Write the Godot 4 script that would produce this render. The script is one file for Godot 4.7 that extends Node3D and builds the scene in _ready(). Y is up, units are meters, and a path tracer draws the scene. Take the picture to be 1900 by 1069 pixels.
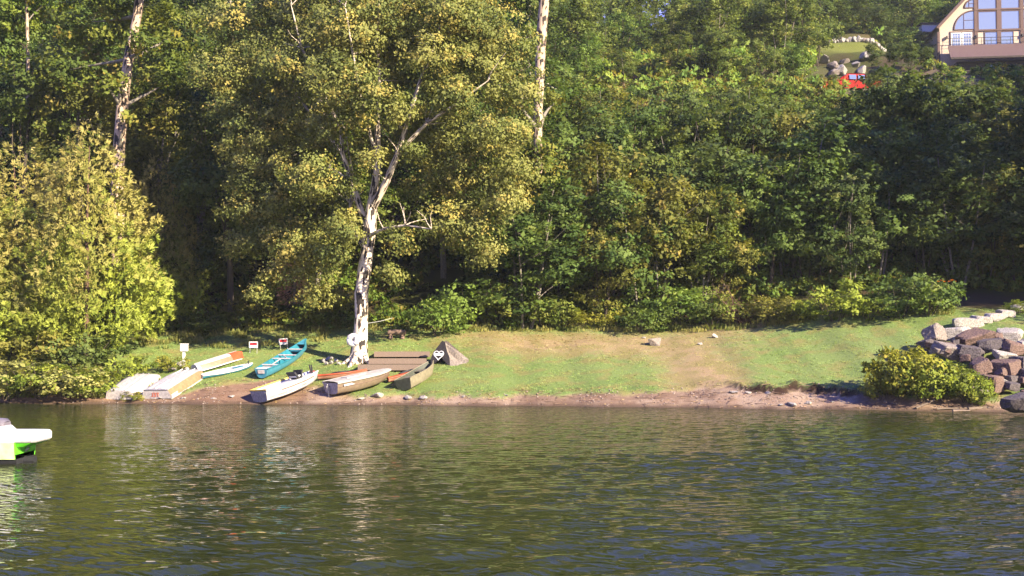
extends Node3D

const F := 2025.0
const EYE := Vector3(0, 3, 0)
const PITCH := 0.03975
const SUN_TO := Vector3(0.70, 0.46, 0.59)

var rng := RandomNumberGenerator.new()
var bumps := FastNoiseLite.new()
var gaps := FastNoiseLite.new()
var used := {}
var M := {}
var T := {}

# ------------------------------------------------------------------ small tools

func numbered(called: String) -> String:
	if not used.has(called):
		used[called] = 0
		return called
	used[called] += 1
	return "%s_%03d" % [called, used[called]]

func tag(o: Node, label: String, category: String, group := "", kind := "") -> void:
	if label != "": o.set_meta("label", label)
	if category != "": o.set_meta("category", category)
	if group != "": o.set_meta("group", group)
	if kind != "": o.set_meta("kind", kind)

func thing(called: String, label: String, category: String, where := Vector3.ZERO, turn := 0.0, group := "") -> Node3D:
	var o := Node3D.new()
	o.name = numbered(called)
	add_child(o)
	o.position = where
	o.rotation.y = turn
	tag(o, label, category, group)
	return o

func put(called: String, mesh: Mesh, m: Material, parent: Node = null) -> MeshInstance3D:
	var o := MeshInstance3D.new()
	o.mesh = mesh
	o.material_override = m
	if parent == null:
		o.name = numbered(called)
		add_child(o)
	else:
		o.name = called
		parent.add_child(o, true)
	return o

func rnd(a: float, b: float) -> float:
	return rng.randf_range(a, b)

func unit() -> Vector3:
	var z := rnd(-1, 1)
	var a := rnd(0, TAU)
	var r := sqrt(1.0 - z * z)
	return Vector3(r * cos(a), z, r * sin(a))

func lin(r: float, g: float, b: float) -> Color:
	return Color(r, g, b).linear_to_srgb()

func table(t: Array, x: float) -> float:
	if x <= t[0][0]: return t[0][1]
	for i in range(1, t.size()):
		if x <= t[i][0]:
			return lerpf(t[i - 1][1], t[i][1], (x - t[i - 1][0]) / (t[i][0] - t[i - 1][0]))
	return t[-1][1]

# A shape under construction. Front faces run clockwise; normals follow the winding.
class Shape:
	var v := PackedVector3Array()
	var n := PackedVector3Array()
	var c := PackedColorArray()
	var uv := PackedVector2Array()
	var ix := PackedInt32Array()
	var tint := Color.WHITE

	func tri(a: Vector3, b: Vector3, d: Vector3) -> void:
		var w := (d - a).cross(b - a).normalized()
		var k := v.size()
		for p in [a, b, d]:
			v.append(p); n.append(w); c.append(tint); uv.append(Vector2.ZERO)
		ix.append(k); ix.append(k + 1); ix.append(k + 2)

	func quad(a: Vector3, b: Vector3, d: Vector3, e: Vector3) -> void:
		tri(a, b, d)
		tri(a, d, e)

	func box(at: Vector3, size: Vector3, b := Basis.IDENTITY) -> void:
		var h := size * 0.5
		var ch: float = minf(minf(h.x, h.y), h.z) * 0.12
		var p := []
		for k in 8:
			p.append(at + b * Vector3(h.x if k & 1 else -h.x, h.y if k & 2 else -h.y, h.z if k & 4 else -h.z))
		quad(p[4], p[6], p[7], p[5])
		quad(p[1], p[3], p[2], p[0])
		quad(p[5], p[7], p[3], p[1])
		quad(p[0], p[2], p[6], p[4])
		quad(p[6], p[2], p[3], p[7])
		quad(p[0], p[4], p[5], p[1])

	# rows of points; smooth unless flat. With wrap the last column joins the first.
	func grid(rows: Array, wrap := false, flip := false, flat := false, cols: Array = []) -> void:
		var w: int = rows[0].size()
		var h := rows.size()
		if flat:
			for i in h - 1:
				for j in (w if wrap else w - 1):
					var j2 := (j + 1) % w
					if not cols.is_empty(): tint = cols[i][j]
					if flip: quad(rows[i][j], rows[i + 1][j], rows[i + 1][j2], rows[i][j2])
					else: quad(rows[i][j], rows[i][j2], rows[i + 1][j2], rows[i + 1][j])
			return
		var k := v.size()
		var acc := PackedVector3Array()
		acc.resize(w * h)
		var add := PackedInt32Array()
		for i in h - 1:
			for j in (w if wrap else w - 1):
				var j2 := (j + 1) % w
				var q := [i * w + j, i * w + j2, (i + 1) * w + j2, (i + 1) * w + j]
				if flip: q = [q[0], q[3], q[2], q[1]]
				var a: Vector3 = rows[q[0] / w][q[0] % w]
				var b: Vector3 = rows[q[1] / w][q[1] % w]
				var d: Vector3 = rows[q[2] / w][q[2] % w]
				var e: Vector3 = rows[q[3] / w][q[3] % w]
				var nn := (d - a).cross(b - a) + (e - a).cross(d - a)
				for m in q: acc[m] += nn
				for m in [q[0], q[1], q[2], q[0], q[2], q[3]]: add.append(k + m)
		for i in h:
			for j in w:
				v.append(rows[i][j])
				n.append(acc[i * w + j].normalized() if acc[i * w + j].length_squared() > 1e-16 else Vector3.UP)
				c.append(tint if cols.is_empty() else cols[i][j])
				uv.append(Vector2(float(j) / (w - 1), float(i) / (h - 1)))
		ix.append_array(add)

	func tube(path: Array, radii: Array, sides := 8, rough := 0.0, seed_ := 0.0, cap := true) -> void:
		var rows := []
		var run := 0.0
		for i in path.size():
			var t: Vector3 = (path[mini(i + 1, path.size() - 1)] - path[maxi(i - 1, 0)]).normalized()
			var s := t.cross(Vector3(0.31, 0.2, 0.93)).normalized()
			var u := t.cross(s)
			var row := []
			if i: run += (path[i] - path[i - 1]).length()
			for j in sides:
				var a := TAU * j / sides
				var r: float = radii[i] * (1.0 + rough * sin(a * 2.0 + run * 1.7 + seed_) + rough * 0.6 * sin(a * 3.0 - run * 2.9 + seed_ * 2.0))
				row.append(path[i] + (s * cos(a) + u * sin(a)) * r)
			rows.append(row)
		grid(rows, true)
		if cap:
			for e in [0, path.size() - 1]:
				for j in sides:
					if e == 0: tri(path[e], rows[e][(j + 1) % sides], rows[e][j])
					else: tri(path[e], rows[e][j], rows[e][(j + 1) % sides])

	func leaf(p: Vector3, dir: Vector3, nrm: Vector3, length: float, wide: float, col: Color, clump := Vector3.ZERO) -> void:
		var s := dir.cross(nrm) * (wide * 0.5)
		var k := v.size()
		var m := p + dir * (length * 0.42)
		v.append(p); v.append(m + s); v.append(p + dir * length); v.append(m - s)
		var w := -s.cross(dir).normalized()
		if clump != Vector3.ZERO:
			if w.dot(clump) < 0.0:
				w = -w
				ix.append(k); ix.append(k + 2); ix.append(k + 1); ix.append(k); ix.append(k + 3); ix.append(k + 2)
			else:
				ix.append(k); ix.append(k + 1); ix.append(k + 2); ix.append(k); ix.append(k + 2); ix.append(k + 3)
			w = (w * 0.6 + clump * 0.6).normalized()
			for q in 4:
				n.append(w); c.append(col); uv.append(Vector2.ZERO)
			return
		for q in 4:
			n.append(w); c.append(col); uv.append(Vector2.ZERO)
		ix.append(k); ix.append(k + 1); ix.append(k + 2); ix.append(k); ix.append(k + 2); ix.append(k + 3)

	func mesh() -> ArrayMesh:
		var a := []
		a.resize(Mesh.ARRAY_MAX)
		a[Mesh.ARRAY_VERTEX] = v
		a[Mesh.ARRAY_NORMAL] = n
		a[Mesh.ARRAY_COLOR] = c
		a[Mesh.ARRAY_TEX_UV] = uv
		a[Mesh.ARRAY_INDEX] = ix
		var m := ArrayMesh.new()
		m.add_surface_from_arrays(Mesh.PRIMITIVE_TRIANGLES, a)
		return m

# ------------------------------------------------------------------ the lie of the land

var shore_t := [[-80.0, 49.0], [-30.0, 46.6], [-20.0, 45.6], [-9.0, 44.9], [-3.0, 44.3], [4.0, 43.6], [10.0, 42.3], [14.5, 41.6], [17.0, 41.0], [19.0, 40.2], [24.0, 38.5], [80.0, 34.0]]
var rise_t := [[-40.0, -4.0], [-6.0, -1.2], [0.0, 0.0], [1.4, 0.42], [12.4, 3.15], [17.5, 5.0], [22.0, 7.4], [52.0, 24.6], [62.0, 27.6], [80.0, 32.2], [96.0, 38.4], [160.0, 58.0], [205.0, 64.0], [300.0, 64.0]]

func shore(x: float) -> float:
	return table(shore_t, x) + 0.18 * sin(x * 1.1) + 0.1 * sin(x * 2.7 + 1.0)

func beach_edge(x: float) -> float:
	return table([[-24.0, 0.9], [-14.0, 1.2], [-11.5, 3.0], [-9.0, 2.6], [-6.5, 0.95], [-2.0, 0.85], [3.0, 1.3], [6.5, 1.7], [8.0, 2.5], [9.5, 2.1], [13.5, 1.7], [17.0, 1.2]], x) + 0.16 * sin(x * 2.3) + 0.1 * sin(x * 5.1)

func land(x: float, d: float) -> float:
	var t := d - shore(x)
	t = lerpf(t, d - 43.6, smoothstep(9.0, 24.0, t))
	var h := table(rise_t, t)
	if t > 0.0:
		h += smoothstep(9.0, 19.0, x) * smoothstep(1.0, 14.0, t) * 1.0
		h += bumps.get_noise_2d(x * 6.0, d * 6.0) * 0.05 * smoothstep(0.0, 2.0, t)
		h += bumps.get_noise_2d(x * 1.3, d * 1.3) * 1.3 * smoothstep(14.0, 30.0, t)
		var e := beach_edge(x)
		var cut := table([[-24.0, 0.05], [2.0, 0.07], [8.0, 0.05], [8.8, 0.06], [9.3, 0.24], [11.0, 0.28], [13.2, 0.3], [14.2, 0.1]], x) * (1.0 + 0.8 * bumps.get_noise_2d(x * 22.0, 77.0))
		h += cut * (smoothstep(e - 0.09, e + 0.1, t) - smoothstep(e + 0.15, e + 1.3, t) * 0.9)
		# the levelled drive where the truck stands, and the level ground of the house
		var q := Vector2((x - 29.0) / 9.0, (d - 95.5) / 5.0).length()
		h = lerpf(h, 23.6, 1.0 - smoothstep(0.75, 1.15, q))
		h -= 4.2 * smoothstep(43.0, 52.0, x) * smoothstep(106.0, 114.0, d) * (1.0 - smoothstep(134.0, 142.0, d))
		h += 1.5 * smoothstep(28.0, 38.0, x) * (1.0 - smoothstep(50.0, 54.0, x)) * smoothstep(114.0, 124.0, d) * (1.0 - smoothstep(140.0, 152.0, d))
		q = maxf(absf(x - 62.0) / 13.0, absf(d - 141.0) / 9.5)
		h = lerpf(h, 36.2 - 3.8 * smoothstep(138.5, 135.0, d), 1.0 - smoothstep(0.9, 1.25, q))
	return h

func on(x: float, d: float, up := 0.0) -> Vector3:
	return Vector3(x, land(x, d) + up, -d)

func ray(px: float, py: float) -> Vector3:
	var a := (px - 950.0) / F
	var b := (534.5 - py) / F
	return Vector3(a, sin(PITCH) + b * cos(PITCH), -cos(PITCH) + b * sin(PITCH))

func at(px: float, py: float, d: float) -> Vector3:
	var r := ray(px, py)
	return EYE + r * (d / -r.z)

# where a sight line meets the ground
func ground(px: float, py: float) -> Vector3:
	var r := ray(px, py)
	r /= -r.z
	var d := 25.0
	while d < 230.0:
		var p := EYE + r * d
		if p.y < land(p.x, d) or (p.y < 0.0):
			return Vector3(p.x, maxf(land(p.x, d), -0.05), -d)
		d += 0.05
	return EYE + r * 100.0

# the ground under a picture column at distance d
func under(px: float, d: float) -> Vector3:
	return on((px - 950.0) / F * d, d)

# ------------------------------------------------------------------ materials

func noise_image(side: int, freq: float, octaves: int, lo: float, hi: float, kind := FastNoiseLite.TYPE_SIMPLEX_SMOOTH, stretch := 1.0, seed_ := 3, power := 1.0) -> ImageTexture:
	var f := FastNoiseLite.new()
	f.seed = seed_
	f.noise_type = kind
	f.frequency = freq
	f.fractal_octaves = octaves
	var im := f.get_seamless_image(side, int(side * stretch))
	if stretch != 1.0: im.resize(side, side, Image.INTERPOLATE_CUBIC)
	im.convert(Image.FORMAT_RGB8)
	var data := im.get_data()
	for i in range(0, data.size()):
		data[i] = int(255.0 * lerpf(lo, hi, pow(data[i] / 255.0, power)))
	im = Image.create_from_data(side, side, false, Image.FORMAT_RGB8, data)
	im.generate_mipmaps()
	return ImageTexture.create_from_image(im)

func surface(color: Color, rough := 0.8, tex := "", scale := 1.0, relief := 0.0, metal := 0.0, spec := 0.4) -> StandardMaterial3D:
	var m := StandardMaterial3D.new()
	m.albedo_color = color
	m.roughness = rough
	m.metallic = metal
	m.metallic_specular = spec
	if tex != "":
		m.albedo_texture = T[tex]
		m.uv1_triplanar = true
		m.uv1_scale = Vector3.ONE * scale
		if relief > 0.0:
			m.heightmap_enabled = true
			m.heightmap_texture = T[tex]
			m.heightmap_scale = relief
	return m

func leafy(tint: Color, back := 0.9) -> StandardMaterial3D:
	var m := StandardMaterial3D.new()
	m.vertex_color_use_as_albedo = true
	m.albedo_color = (tint * 1.22).linear_to_srgb()
	m.roughness = 0.65
	m.metallic_specular = 0.25
	m.backlight_enabled = true
	m.backlight = Color(back, back, back * 0.8)
	return m

func ripple_map() -> ImageTexture:
	var side := 640
	var waves := []
	var r := RandomNumberGenerator.new()
	r.seed = 91
	for k in 18:
		var kx := r.randi_range(-14, 14)
		var ky := r.randi_range(5, 26)
		var l := sqrt(float(kx * kx + ky * ky))
		waves.append([TAU * kx / side, TAU * ky / side, r.randf_range(0, TAU), 0.16 * pow(6.0 / l, 0.35), kx / l, ky / l])
	var data := PackedByteArray()
	data.resize(side * side * 3)
	var i := 0
	for y in side:
		for x in side:
			var sx := 0.0
			var sy := 0.0
			for w in waves:
				var s: float = cos(x * w[0] + y * w[1] + w[2])
				s = s * s * s * w[3]
				sx += s * w[4]
				sy += s * w[5]
			data[i] = int(clampf(127.5 - 127.5 * sx * 0.6, 0, 255))
			data[i + 1] = int(clampf(127.5 - 127.5 * sy * 0.6, 0, 255))
			data[i + 2] = 255 - int(clampf(80.0 * (sx * sx + sy * sy), 0, 90))
			i += 3
	var im := Image.create_from_data(side, side, false, Image.FORMAT_RGB8, data)
	im.generate_mipmaps()
	return ImageTexture.create_from_image(im)

func bark_image(side: int) -> ImageTexture:
	# white paper bark with dark breaks and thin cross marks
	var f := FastNoiseLite.new()
	f.seed = 12
	f.frequency = 0.022
	f.fractal_octaves = 4
	var g := FastNoiseLite.new()
	g.seed = 5
	g.frequency = 0.03
	var im := Image.create(side, side, false, Image.FORMAT_RGB8)
	for y in side:
		for x in side:
			var ang := TAU * x / side
			var p := Vector3(cos(ang) * 60.0, y * 0.8, sin(ang) * 60.0)
			var a := f.get_noise_3d(p.x, p.y, p.z)
			var b := g.get_noise_3d(p.x * 0.6, p.y * 5.0, p.z * 0.6)
			var c := Color(0.80, 0.74, 0.66)
			c = c.lerp(Color(0.62, 0.50, 0.42), clampf(a * 2.4 + 0.15, 0, 1))
			c = c.lerp(Color(0.13, 0.10, 0.08), smoothstep(0.06, 0.16, a))
			c = c.lerp(Color(0.32, 0.27, 0.23), smoothstep(0.35, 0.55, b) * 0.8)
			im.set_pixel(x, y, c)
	im.generate_mipmaps()
	return ImageTexture.create_from_image(im)

func make_materials() -> void:
	T.mottle = noise_image(256, 0.03, 5, 0.5, 1.0)
	T.grit = noise_image(256, 0.11, 3, 0.45, 1.0, FastNoiseLite.TYPE_SIMPLEX, 1.0, 8)
	T.wood = noise_image(256, 0.05, 4, 0.55, 1.0, FastNoiseLite.TYPE_SIMPLEX_SMOOTH, 8.0, 4)
	T.worn = noise_image(256, 0.02, 5, 0.72, 1.0, FastNoiseLite.TYPE_SIMPLEX_SMOOTH, 1.0, 21, 0.7)
	T.crag = noise_image(256, 0.035, 5, 0.35, 1.0, FastNoiseLite.TYPE_CELLULAR, 1.0, 14)
	T.birch = bark_image(256)
	var g := surface(Color.WHITE, 0.95, "grit", 0.9, 2.5, 0.0, 0.15)
	g.vertex_color_use_as_albedo = true
	g.uv1_world_triplanar = true
	M.ground = g
	var b := StandardMaterial3D.new()
	b.albedo_texture = T.birch
	b.roughness = 0.8
	b.uv1_scale = Vector3(1, 3, 1)
	M.birch = b
	b = b.duplicate()
	b.uv1_scale = Vector3(1, 6, 1)
	b.albedo_color = Color(0.84, 0.79, 0.75)
	M.birch_far = b
	M.bark = surface(lin(0.10, 0.075, 0.055), 0.9, "wood", 1.2, 1.0)
	M.bark_pale = surface(lin(0.30, 0.26, 0.21), 0.9, "mottle", 1.5, 0.6)
	M.bark_brown = surface(lin(0.16, 0.09, 0.06), 0.9, "wood", 1.2, 1.0)
	M.rock = surface(lin(0.31, 0.255, 0.22), 0.85, "mottle", 1.6, 3.0)
	M.rock_pale = surface(lin(0.47, 0.42, 0.37), 0.85, "mottle", 1.8, 3.0)
	M.rock_red = surface(lin(0.20, 0.125, 0.10), 0.85, "mottle", 1.4, 3.0)
	M.rock_dark = surface(lin(0.13, 0.105, 0.105), 0.85, "mottle", 1.5, 3.0)
	M.white = surface(lin(0.55, 0.53, 0.52), 0.35, "worn", 0.7)
	M.white_worn = surface(lin(0.46, 0.42, 0.41), 0.5, "worn", 1.3)
	M.white_clean = surface(lin(0.66, 0.65, 0.63), 0.4, "worn", 2.0)
	M.tan = surface(lin(0.28, 0.185, 0.10), 0.5, "worn", 0.8)
	M.cream = surface(lin(0.50, 0.46, 0.40), 0.45, "worn", 0.6)
	M.drab = surface(lin(0.21, 0.155, 0.105), 0.55, "worn", 0.8)
	M.olive = surface(lin(0.21, 0.20, 0.13), 0.55, "worn", 0.9)
	M.teal = surface(lin(0.05, 0.22, 0.32), 0.35, "worn", 0.7)
	M.teal_deep = surface(lin(0.02, 0.17, 0.23), 0.5, "worn", 0.7)
	M.orange = surface(lin(0.42, 0.085, 0.035), 0.4, "worn", 0.7)
	M.orange_pale = surface(lin(0.36, 0.17, 0.11), 0.45, "worn", 0.7)
	M.red = surface(lin(0.50, 0.03, 0.025), 0.4, "worn", 0.8)
	M.yellow = surface(lin(0.70, 0.48, 0.09), 0.5, "worn", 0.8)
	M.grey = surface(lin(0.36, 0.32, 0.32), 0.6, "worn", 1.2)
	M.metal = surface(lin(0.55, 0.53, 0.52), 0.4, "worn", 1.2, 0.0, 0.6)
	M.black = surface(lin(0.02, 0.02, 0.022), 0.5)
	M.dark_paint = surface(lin(0.034, 0.027, 0.03), 0.8, "mottle", 1.4, 1.0)
	M.plank = surface(lin(0.27, 0.195, 0.15), 0.85, "wood", 1.0, 0.8)
	M.old_wood = surface(lin(0.26, 0.17, 0.13), 0.85, "wood", 1.2, 0.8)
	M.drift = surface(lin(0.24, 0.18, 0.13), 0.85, "wood", 1.2, 0.8)
	M.stucco = surface(lin(0.80, 0.64, 0.50), 0.9, "grit", 1.2, 0.3)
	M.house_trim = surface(lin(0.16, 0.09, 0.075), 0.7, "wood", 1.0)
	M.house_roof = surface(lin(0.17, 0.10, 0.09), 0.85, "grit", 1.0, 1.0)
	M.siding = surface(lin(0.22, 0.12, 0.08), 0.8, "wood", 0.8)
	M.house_dark = surface(lin(0.07, 0.05, 0.045), 0.8, "mottle", 0.6)
	M.deck_stone = surface(lin(0.42, 0.30, 0.23), 0.9, "mottle", 1.0)
	M.rail = surface(lin(0.03, 0.025, 0.025), 0.5)
	M.glass = surface(lin(0.30, 0.36, 0.43), 0.06, "", 1.0, 0.0, 0.65, 1.0)
	M.car_red = surface(lin(0.30, 0.004, 0.003), 0.5, "worn", 0.3, 0.0, 0.0, 0.2)
	M.tyre = surface(lin(0.015, 0.015, 0.016), 0.8, "grit", 4.0)
	M.lime = surface(lin(0.14, 0.62, 0.03), 0.3, "worn", 0.6)
	M.lily = leafy(Color(0.85, 0.28, 0.02))
	M.seat = surface(lin(0.24, 0.21, 0.24), 0.6, "grit", 3.0)
	var w := StandardMaterial3D.new()
	w.albedo_color = lin(0.020, 0.025, 0.007)
	w.roughness = 0.03
	w.metallic_specular = 0.22
	w.normal_enabled = true
	w.normal_texture = ripple_map()
	w.normal_scale = 0.6
	M.water = w

# ------------------------------------------------------------------ land and water

func stretch_list(parts: Array) -> PackedFloat32Array:
	var out := PackedFloat32Array()
	for p in parts:
		var x: float = p[0]
		while x < p[1] - 1e-4:
			out.append(x)
			x += p[2]
	out.append(parts[-1][1])
	return out

func blot(x: float, d: float, cx: float, cd: float, rx: float, rd: float) -> float:
	return exp(-pow((x - cx) / rx, 2.0) - pow((d - cd) / rd, 2.0))

func land_color(x: float, d: float) -> Color:
	var t := d - shore(x)
	var n1 := bumps.get_noise_2d(x * 14.0 + 50.0, d * 14.0)
	var n2 := bumps.get_noise_2d(x * 3.0, d * 3.0 + 90.0)
	var n3 := bumps.get_noise_2d(x * 45.0, d * 45.0 + 30.0)
	var sand := Color(0.43, 0.29, 0.20).lerp(Color(0.52, 0.38, 0.27), clampf(0.5 + n1 * 1.4, 0, 1))
	sand = sand.lerp(Color(0.24, 0.145, 0.10), clampf((n2 + n3 * 0.5) * 1.6, 0, 0.7))
	if x < -8.6: sand = sand.lerp(Color(0.30, 0.17, 0.11), 0.6)
	sand = sand.lerp(Color(0.17, 0.115, 0.08), 1.0 - smoothstep(0.0, 0.55, t + n1 * 0.2))
	var green := Color(0.275, 0.355, 0.115).lerp(Color(0.23, 0.32, 0.095), clampf(0.5 + n2 * 1.5, 0, 1))
	green = green.lerp(Color(0.32, 0.29, 0.10), clampf(n1 * 1.5, 0, 0.6))
	var dry := Color(0.50, 0.36, 0.20).lerp(Color(0.38, 0.31, 0.13), clampf(0.5 + n1 * 1.6, 0, 1))
	var amount := blot(x, d, 1.5, 53.3, 3.6, 1.8) + blot(x, d, 7.0, 52.3, 5.0, 2.6) + blot(x, d, 8.3, 47.0, 1.7, 3.4) * 1.5 + blot(x, d, 12.5, 54.6, 4.0, 1.3) * 0.8 + blot(x, d, -2.0, 55.0, 3.0, 1.0) * 0.7 + blot(x, d, -6.5, 51.5, 3.0, 1.2) * 0.4
	var c := green.lerp(dry, clampf(amount * 1.1 - 0.08 + n2 * 0.35 + n1 * 0.6 + n3 * 0.35, 0, 1))
	var e := beach_edge(x)
	c = sand.lerp(c, smoothstep(e - 0.14, e + 0.12, t + n3 * 0.12))
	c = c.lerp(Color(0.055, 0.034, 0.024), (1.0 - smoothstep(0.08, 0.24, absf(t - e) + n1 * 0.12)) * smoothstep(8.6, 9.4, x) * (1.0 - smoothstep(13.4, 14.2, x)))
	# the earth path beside the rock wall, and the floor of the wood
	c = c.lerp(Color(0.34, 0.20, 0.13), clampf(blot(x, d, 23.0, 57.2, 5.0, 1.5) * 1.6, 0, 1))
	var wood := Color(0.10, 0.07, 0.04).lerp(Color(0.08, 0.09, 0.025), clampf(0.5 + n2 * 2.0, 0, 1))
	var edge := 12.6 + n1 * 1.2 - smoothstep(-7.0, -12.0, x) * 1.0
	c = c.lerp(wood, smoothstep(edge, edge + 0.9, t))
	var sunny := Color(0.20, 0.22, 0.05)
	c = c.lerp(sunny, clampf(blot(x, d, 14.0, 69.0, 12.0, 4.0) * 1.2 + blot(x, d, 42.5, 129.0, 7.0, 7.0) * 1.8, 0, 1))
	c = c.lerp(Color(0.24, 0.125, 0.06), clampf(blot(x, d, 11.0, 96.0, 4.5, 6.0) * 1.6, 0, 1))
	c = c.lerp(Color(0.3, 0.24, 0.18), clampf(blot(x, d, 30.0, 95.0, 9.0, 4.0) * 1.5, 0, 1))
	return c

func build_land() -> void:
	var xs := stretch_list([[-260.0, -60.0, 14.0], [-60.0, -24.0, 1.6], [-24.0, 24.0, 0.17], [24.0, 62.0, 1.6], [62.0, 270.0, 14.0]])
	var ds := stretch_list([[22.0, 38.0, 4.0], [38.0, 58.6, 0.13], [58.6, 112.0, 0.9], [112.0, 150.0, 1.5], [150.0, 330.0, 7.0]])
	var rows := []
	var cols := []
	for d in ds:
		var row := PackedVector3Array()
		var col := PackedColorArray()
		for x in xs:
			row.append(Vector3(x, land(x, d), -d))
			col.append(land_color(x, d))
		rows.append(row)
		cols.append(col)
	var s := Shape.new()
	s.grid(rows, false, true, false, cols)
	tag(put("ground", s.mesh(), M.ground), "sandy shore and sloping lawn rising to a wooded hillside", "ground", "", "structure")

func wave(x: float, d: float) -> float:
	var ruffle := 0.35 + 0.65 * smoothstep(43.0, 18.0, d) + 0.35 * smoothstep(0.0, 16.0, x)
	ruffle *= 1.0 + 1.1 * bumps.get_noise_2d(x * 1.2, d * 2.4 + 300.0)
	var h := 0.006 * sin(d * 6.1 + x * 2.6 + 1.3 * sin(x * 0.5 + d * 0.3)) + 0.005 * sin(d * 7.9 - x * 3.8 + 0.7) + 0.004 * sin(d * 9.8 + x * 5.3 + 2.0 * sin(x * 0.7))
	h += 0.0035 * sin(d * 11.5 - x * 6.6 + 1.9) + 0.006 * sin(d * 4.4 - x * 2.9 + 2.6) + 0.0025 * sin(d * 12.6 + x * 7.7 + 0.4)
	return h * ruffle * (0.5 + 1.15 * smoothstep(36.0, 17.0, d - x * 1.1))

func build_water() -> void:
	var xs := stretch_list([[-260.0, -40.0, 11.0], [-40.0, -22.0, 0.6], [-22.0, 22.0, 0.14], [22.0, 44.0, 0.6], [44.0, 270.0, 11.0]])
	var ds := stretch_list([[-120.0, 0.0, 12.0], [0.0, 9.0, 0.6], [9.0, 47.5, 0.12], [47.5, 60.0, 1.0]])
	var rows := []
	for d in ds:
		var row := PackedVector3Array()
		var a := clampf(d * 0.2, 0.0, 1.0)
		for x in xs:
			row.append(Vector3(x, wave(x, d) * a, -d))
		rows.append(row)
	var s := Shape.new()
	s.grid(rows, false, true)
	for i in s.v.size():
		s.uv[i] = Vector2(s.v[i].x / 3.9, -s.v[i].z / 2.7)
	tag(put("water", s.mesh(), M.water), "dark rippled lake water in front of the shore", "water", "", "structure")

# ------------------------------------------------------------------ plants

# lobes: [centre, radii, share]; pal: [dark, mid, light, odd, share of odd]
func crown(lobes: Array, clusters: int, per: int, size: float, pal: Array, spread := 0.55, droop := 0.0, shell := 0.45, seed_ := 0, gap := -0.16) -> Shape:
	var s := Shape.new()
	var total := 0.0
	for l in lobes: total += l[2]
	var made := 0
	var tries := 0
	while made < clusters and tries < clusters * 6:
		tries += 1
		var pick := rng.randf() * total
		var l: Array = lobes[-1]
		for q in lobes:
			pick -= q[2]
			if pick <= 0.0:
				l = q
				break
		var u := unit()
		var r := lerpf(shell, 1.0, sqrt(rng.randf()))
		var ctr: Vector3 = l[0] + Vector3(u.x * l[1].x, u.y * l[1].y, u.z * l[1].z) * r
		if gaps.get_noise_3d(ctr.x * 20.0 + seed_ * 70.0, ctr.y * 26.0, ctr.z * 20.0) < gap: continue
		made += 1
		var tone := clampf(0.5 + gaps.get_noise_3d(ctr.x * 13.0, ctr.y * 13.0 + 40.0, ctr.z * 13.0) * 1.1 + rnd(-0.25, 0.25), 0, 1)
		var base: Color = pal[0].lerp(pal[1], tone * 2.0) if tone < 0.5 else pal[1].lerp(pal[2], tone * 2.0 - 1.0)
		if rng.randf() < pal[4]: base = base.lerp(pal[3], rnd(0.5, 1.0))
		var sp := spread * rnd(0.6, 1.3)
		for k in per:
			var o := unit() * sp * pow(rng.randf(), 0.5)
			o.y *= 0.55
			o.y -= droop * rng.randf() * sp
			var nrm := (unit() + u * 0.7 + Vector3(0.25, 0.75, 0.2)).normalized()
			var dir := nrm.cross(unit()).normalized()
			if droop > 0.0:
				dir = (dir + Vector3(0, -1.1 * droop, 0)).normalized()
				nrm = (nrm - dir * nrm.dot(dir)).normalized()
			var z := size * (0.5 + 1.1 * rng.randf() * rng.randf() + 0.25 * rng.randf())
			var b := rnd(0.88, 1.14)
			s.leaf(ctr + o, dir, nrm, z, z * 0.7, Color(base.r * b, base.g * b, base.b * b), (o / sp + u * 0.8 + Vector3(0, 0.35, 0)).normalized())
	return s

func bend(a: Vector3, b: Vector3, steps: int, wob: float) -> Array:
	var out := []
	var side := Vector3(rnd(-1, 1), rnd(-0.3, 0.3), rnd(-1, 1)) * wob * (b - a).length()
	var side2 := Vector3(rnd(-1, 1), rnd(-0.3, 0.3), rnd(-1, 1)) * wob * (b - a).length() * 0.5
	for i in steps + 1:
		var f := float(i) / steps
		out.append(a.lerp(b, f) + side * sin(f * PI) + side2 * sin(f * TAU))
	return out

func taper(path: Array, r0: float, r1: float) -> Array:
	var out := []
	for i in path.size():
		out.append(lerpf(r0, r1, float(i) / (path.size() - 1)))
	return out

var protos := {}

func proto(called: String, stems: Array, lobes: Array, clusters: int, per: int, size: float, pal: Array, spread: float, limbs := 8, height := 8.0) -> void:
	# stems: [base, top, r0, r1]
	var w := Shape.new()
	for st in stems:
		var p := bend(st[0], st[1], 7, 0.03)
		w.tube(p, taper(p, st[2], st[3]), 7, 0.05, rnd(0, 6))
		for k in limbs:
			var f := rnd(0.3, 0.95)
			var i := int(f * 7.0)
			var from: Vector3 = p[i]
			var l: Array = lobes[rng.randi() % lobes.size()]
			var u := unit()
			var to: Vector3 = l[0] + Vector3(u.x * l[1].x, absf(u.y) * l[1].y, u.z * l[1].z) * 0.75
			if (to - from).length() > height * 0.5: to = from + (to - from) * 0.5
			var q := bend(from, to, 4, 0.08)
			var r: float = lerpf(st[2], st[3], f) * 0.5
			w.tube(q, taper(q, r, r * 0.25), 5, 0.0, 0.0, false)
	protos[called] = {"wood": w.mesh(), "leaf": crown(lobes, clusters, per, size, pal, spread, 0.0, 0.4, protos.size()).mesh(), "h": height}

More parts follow.
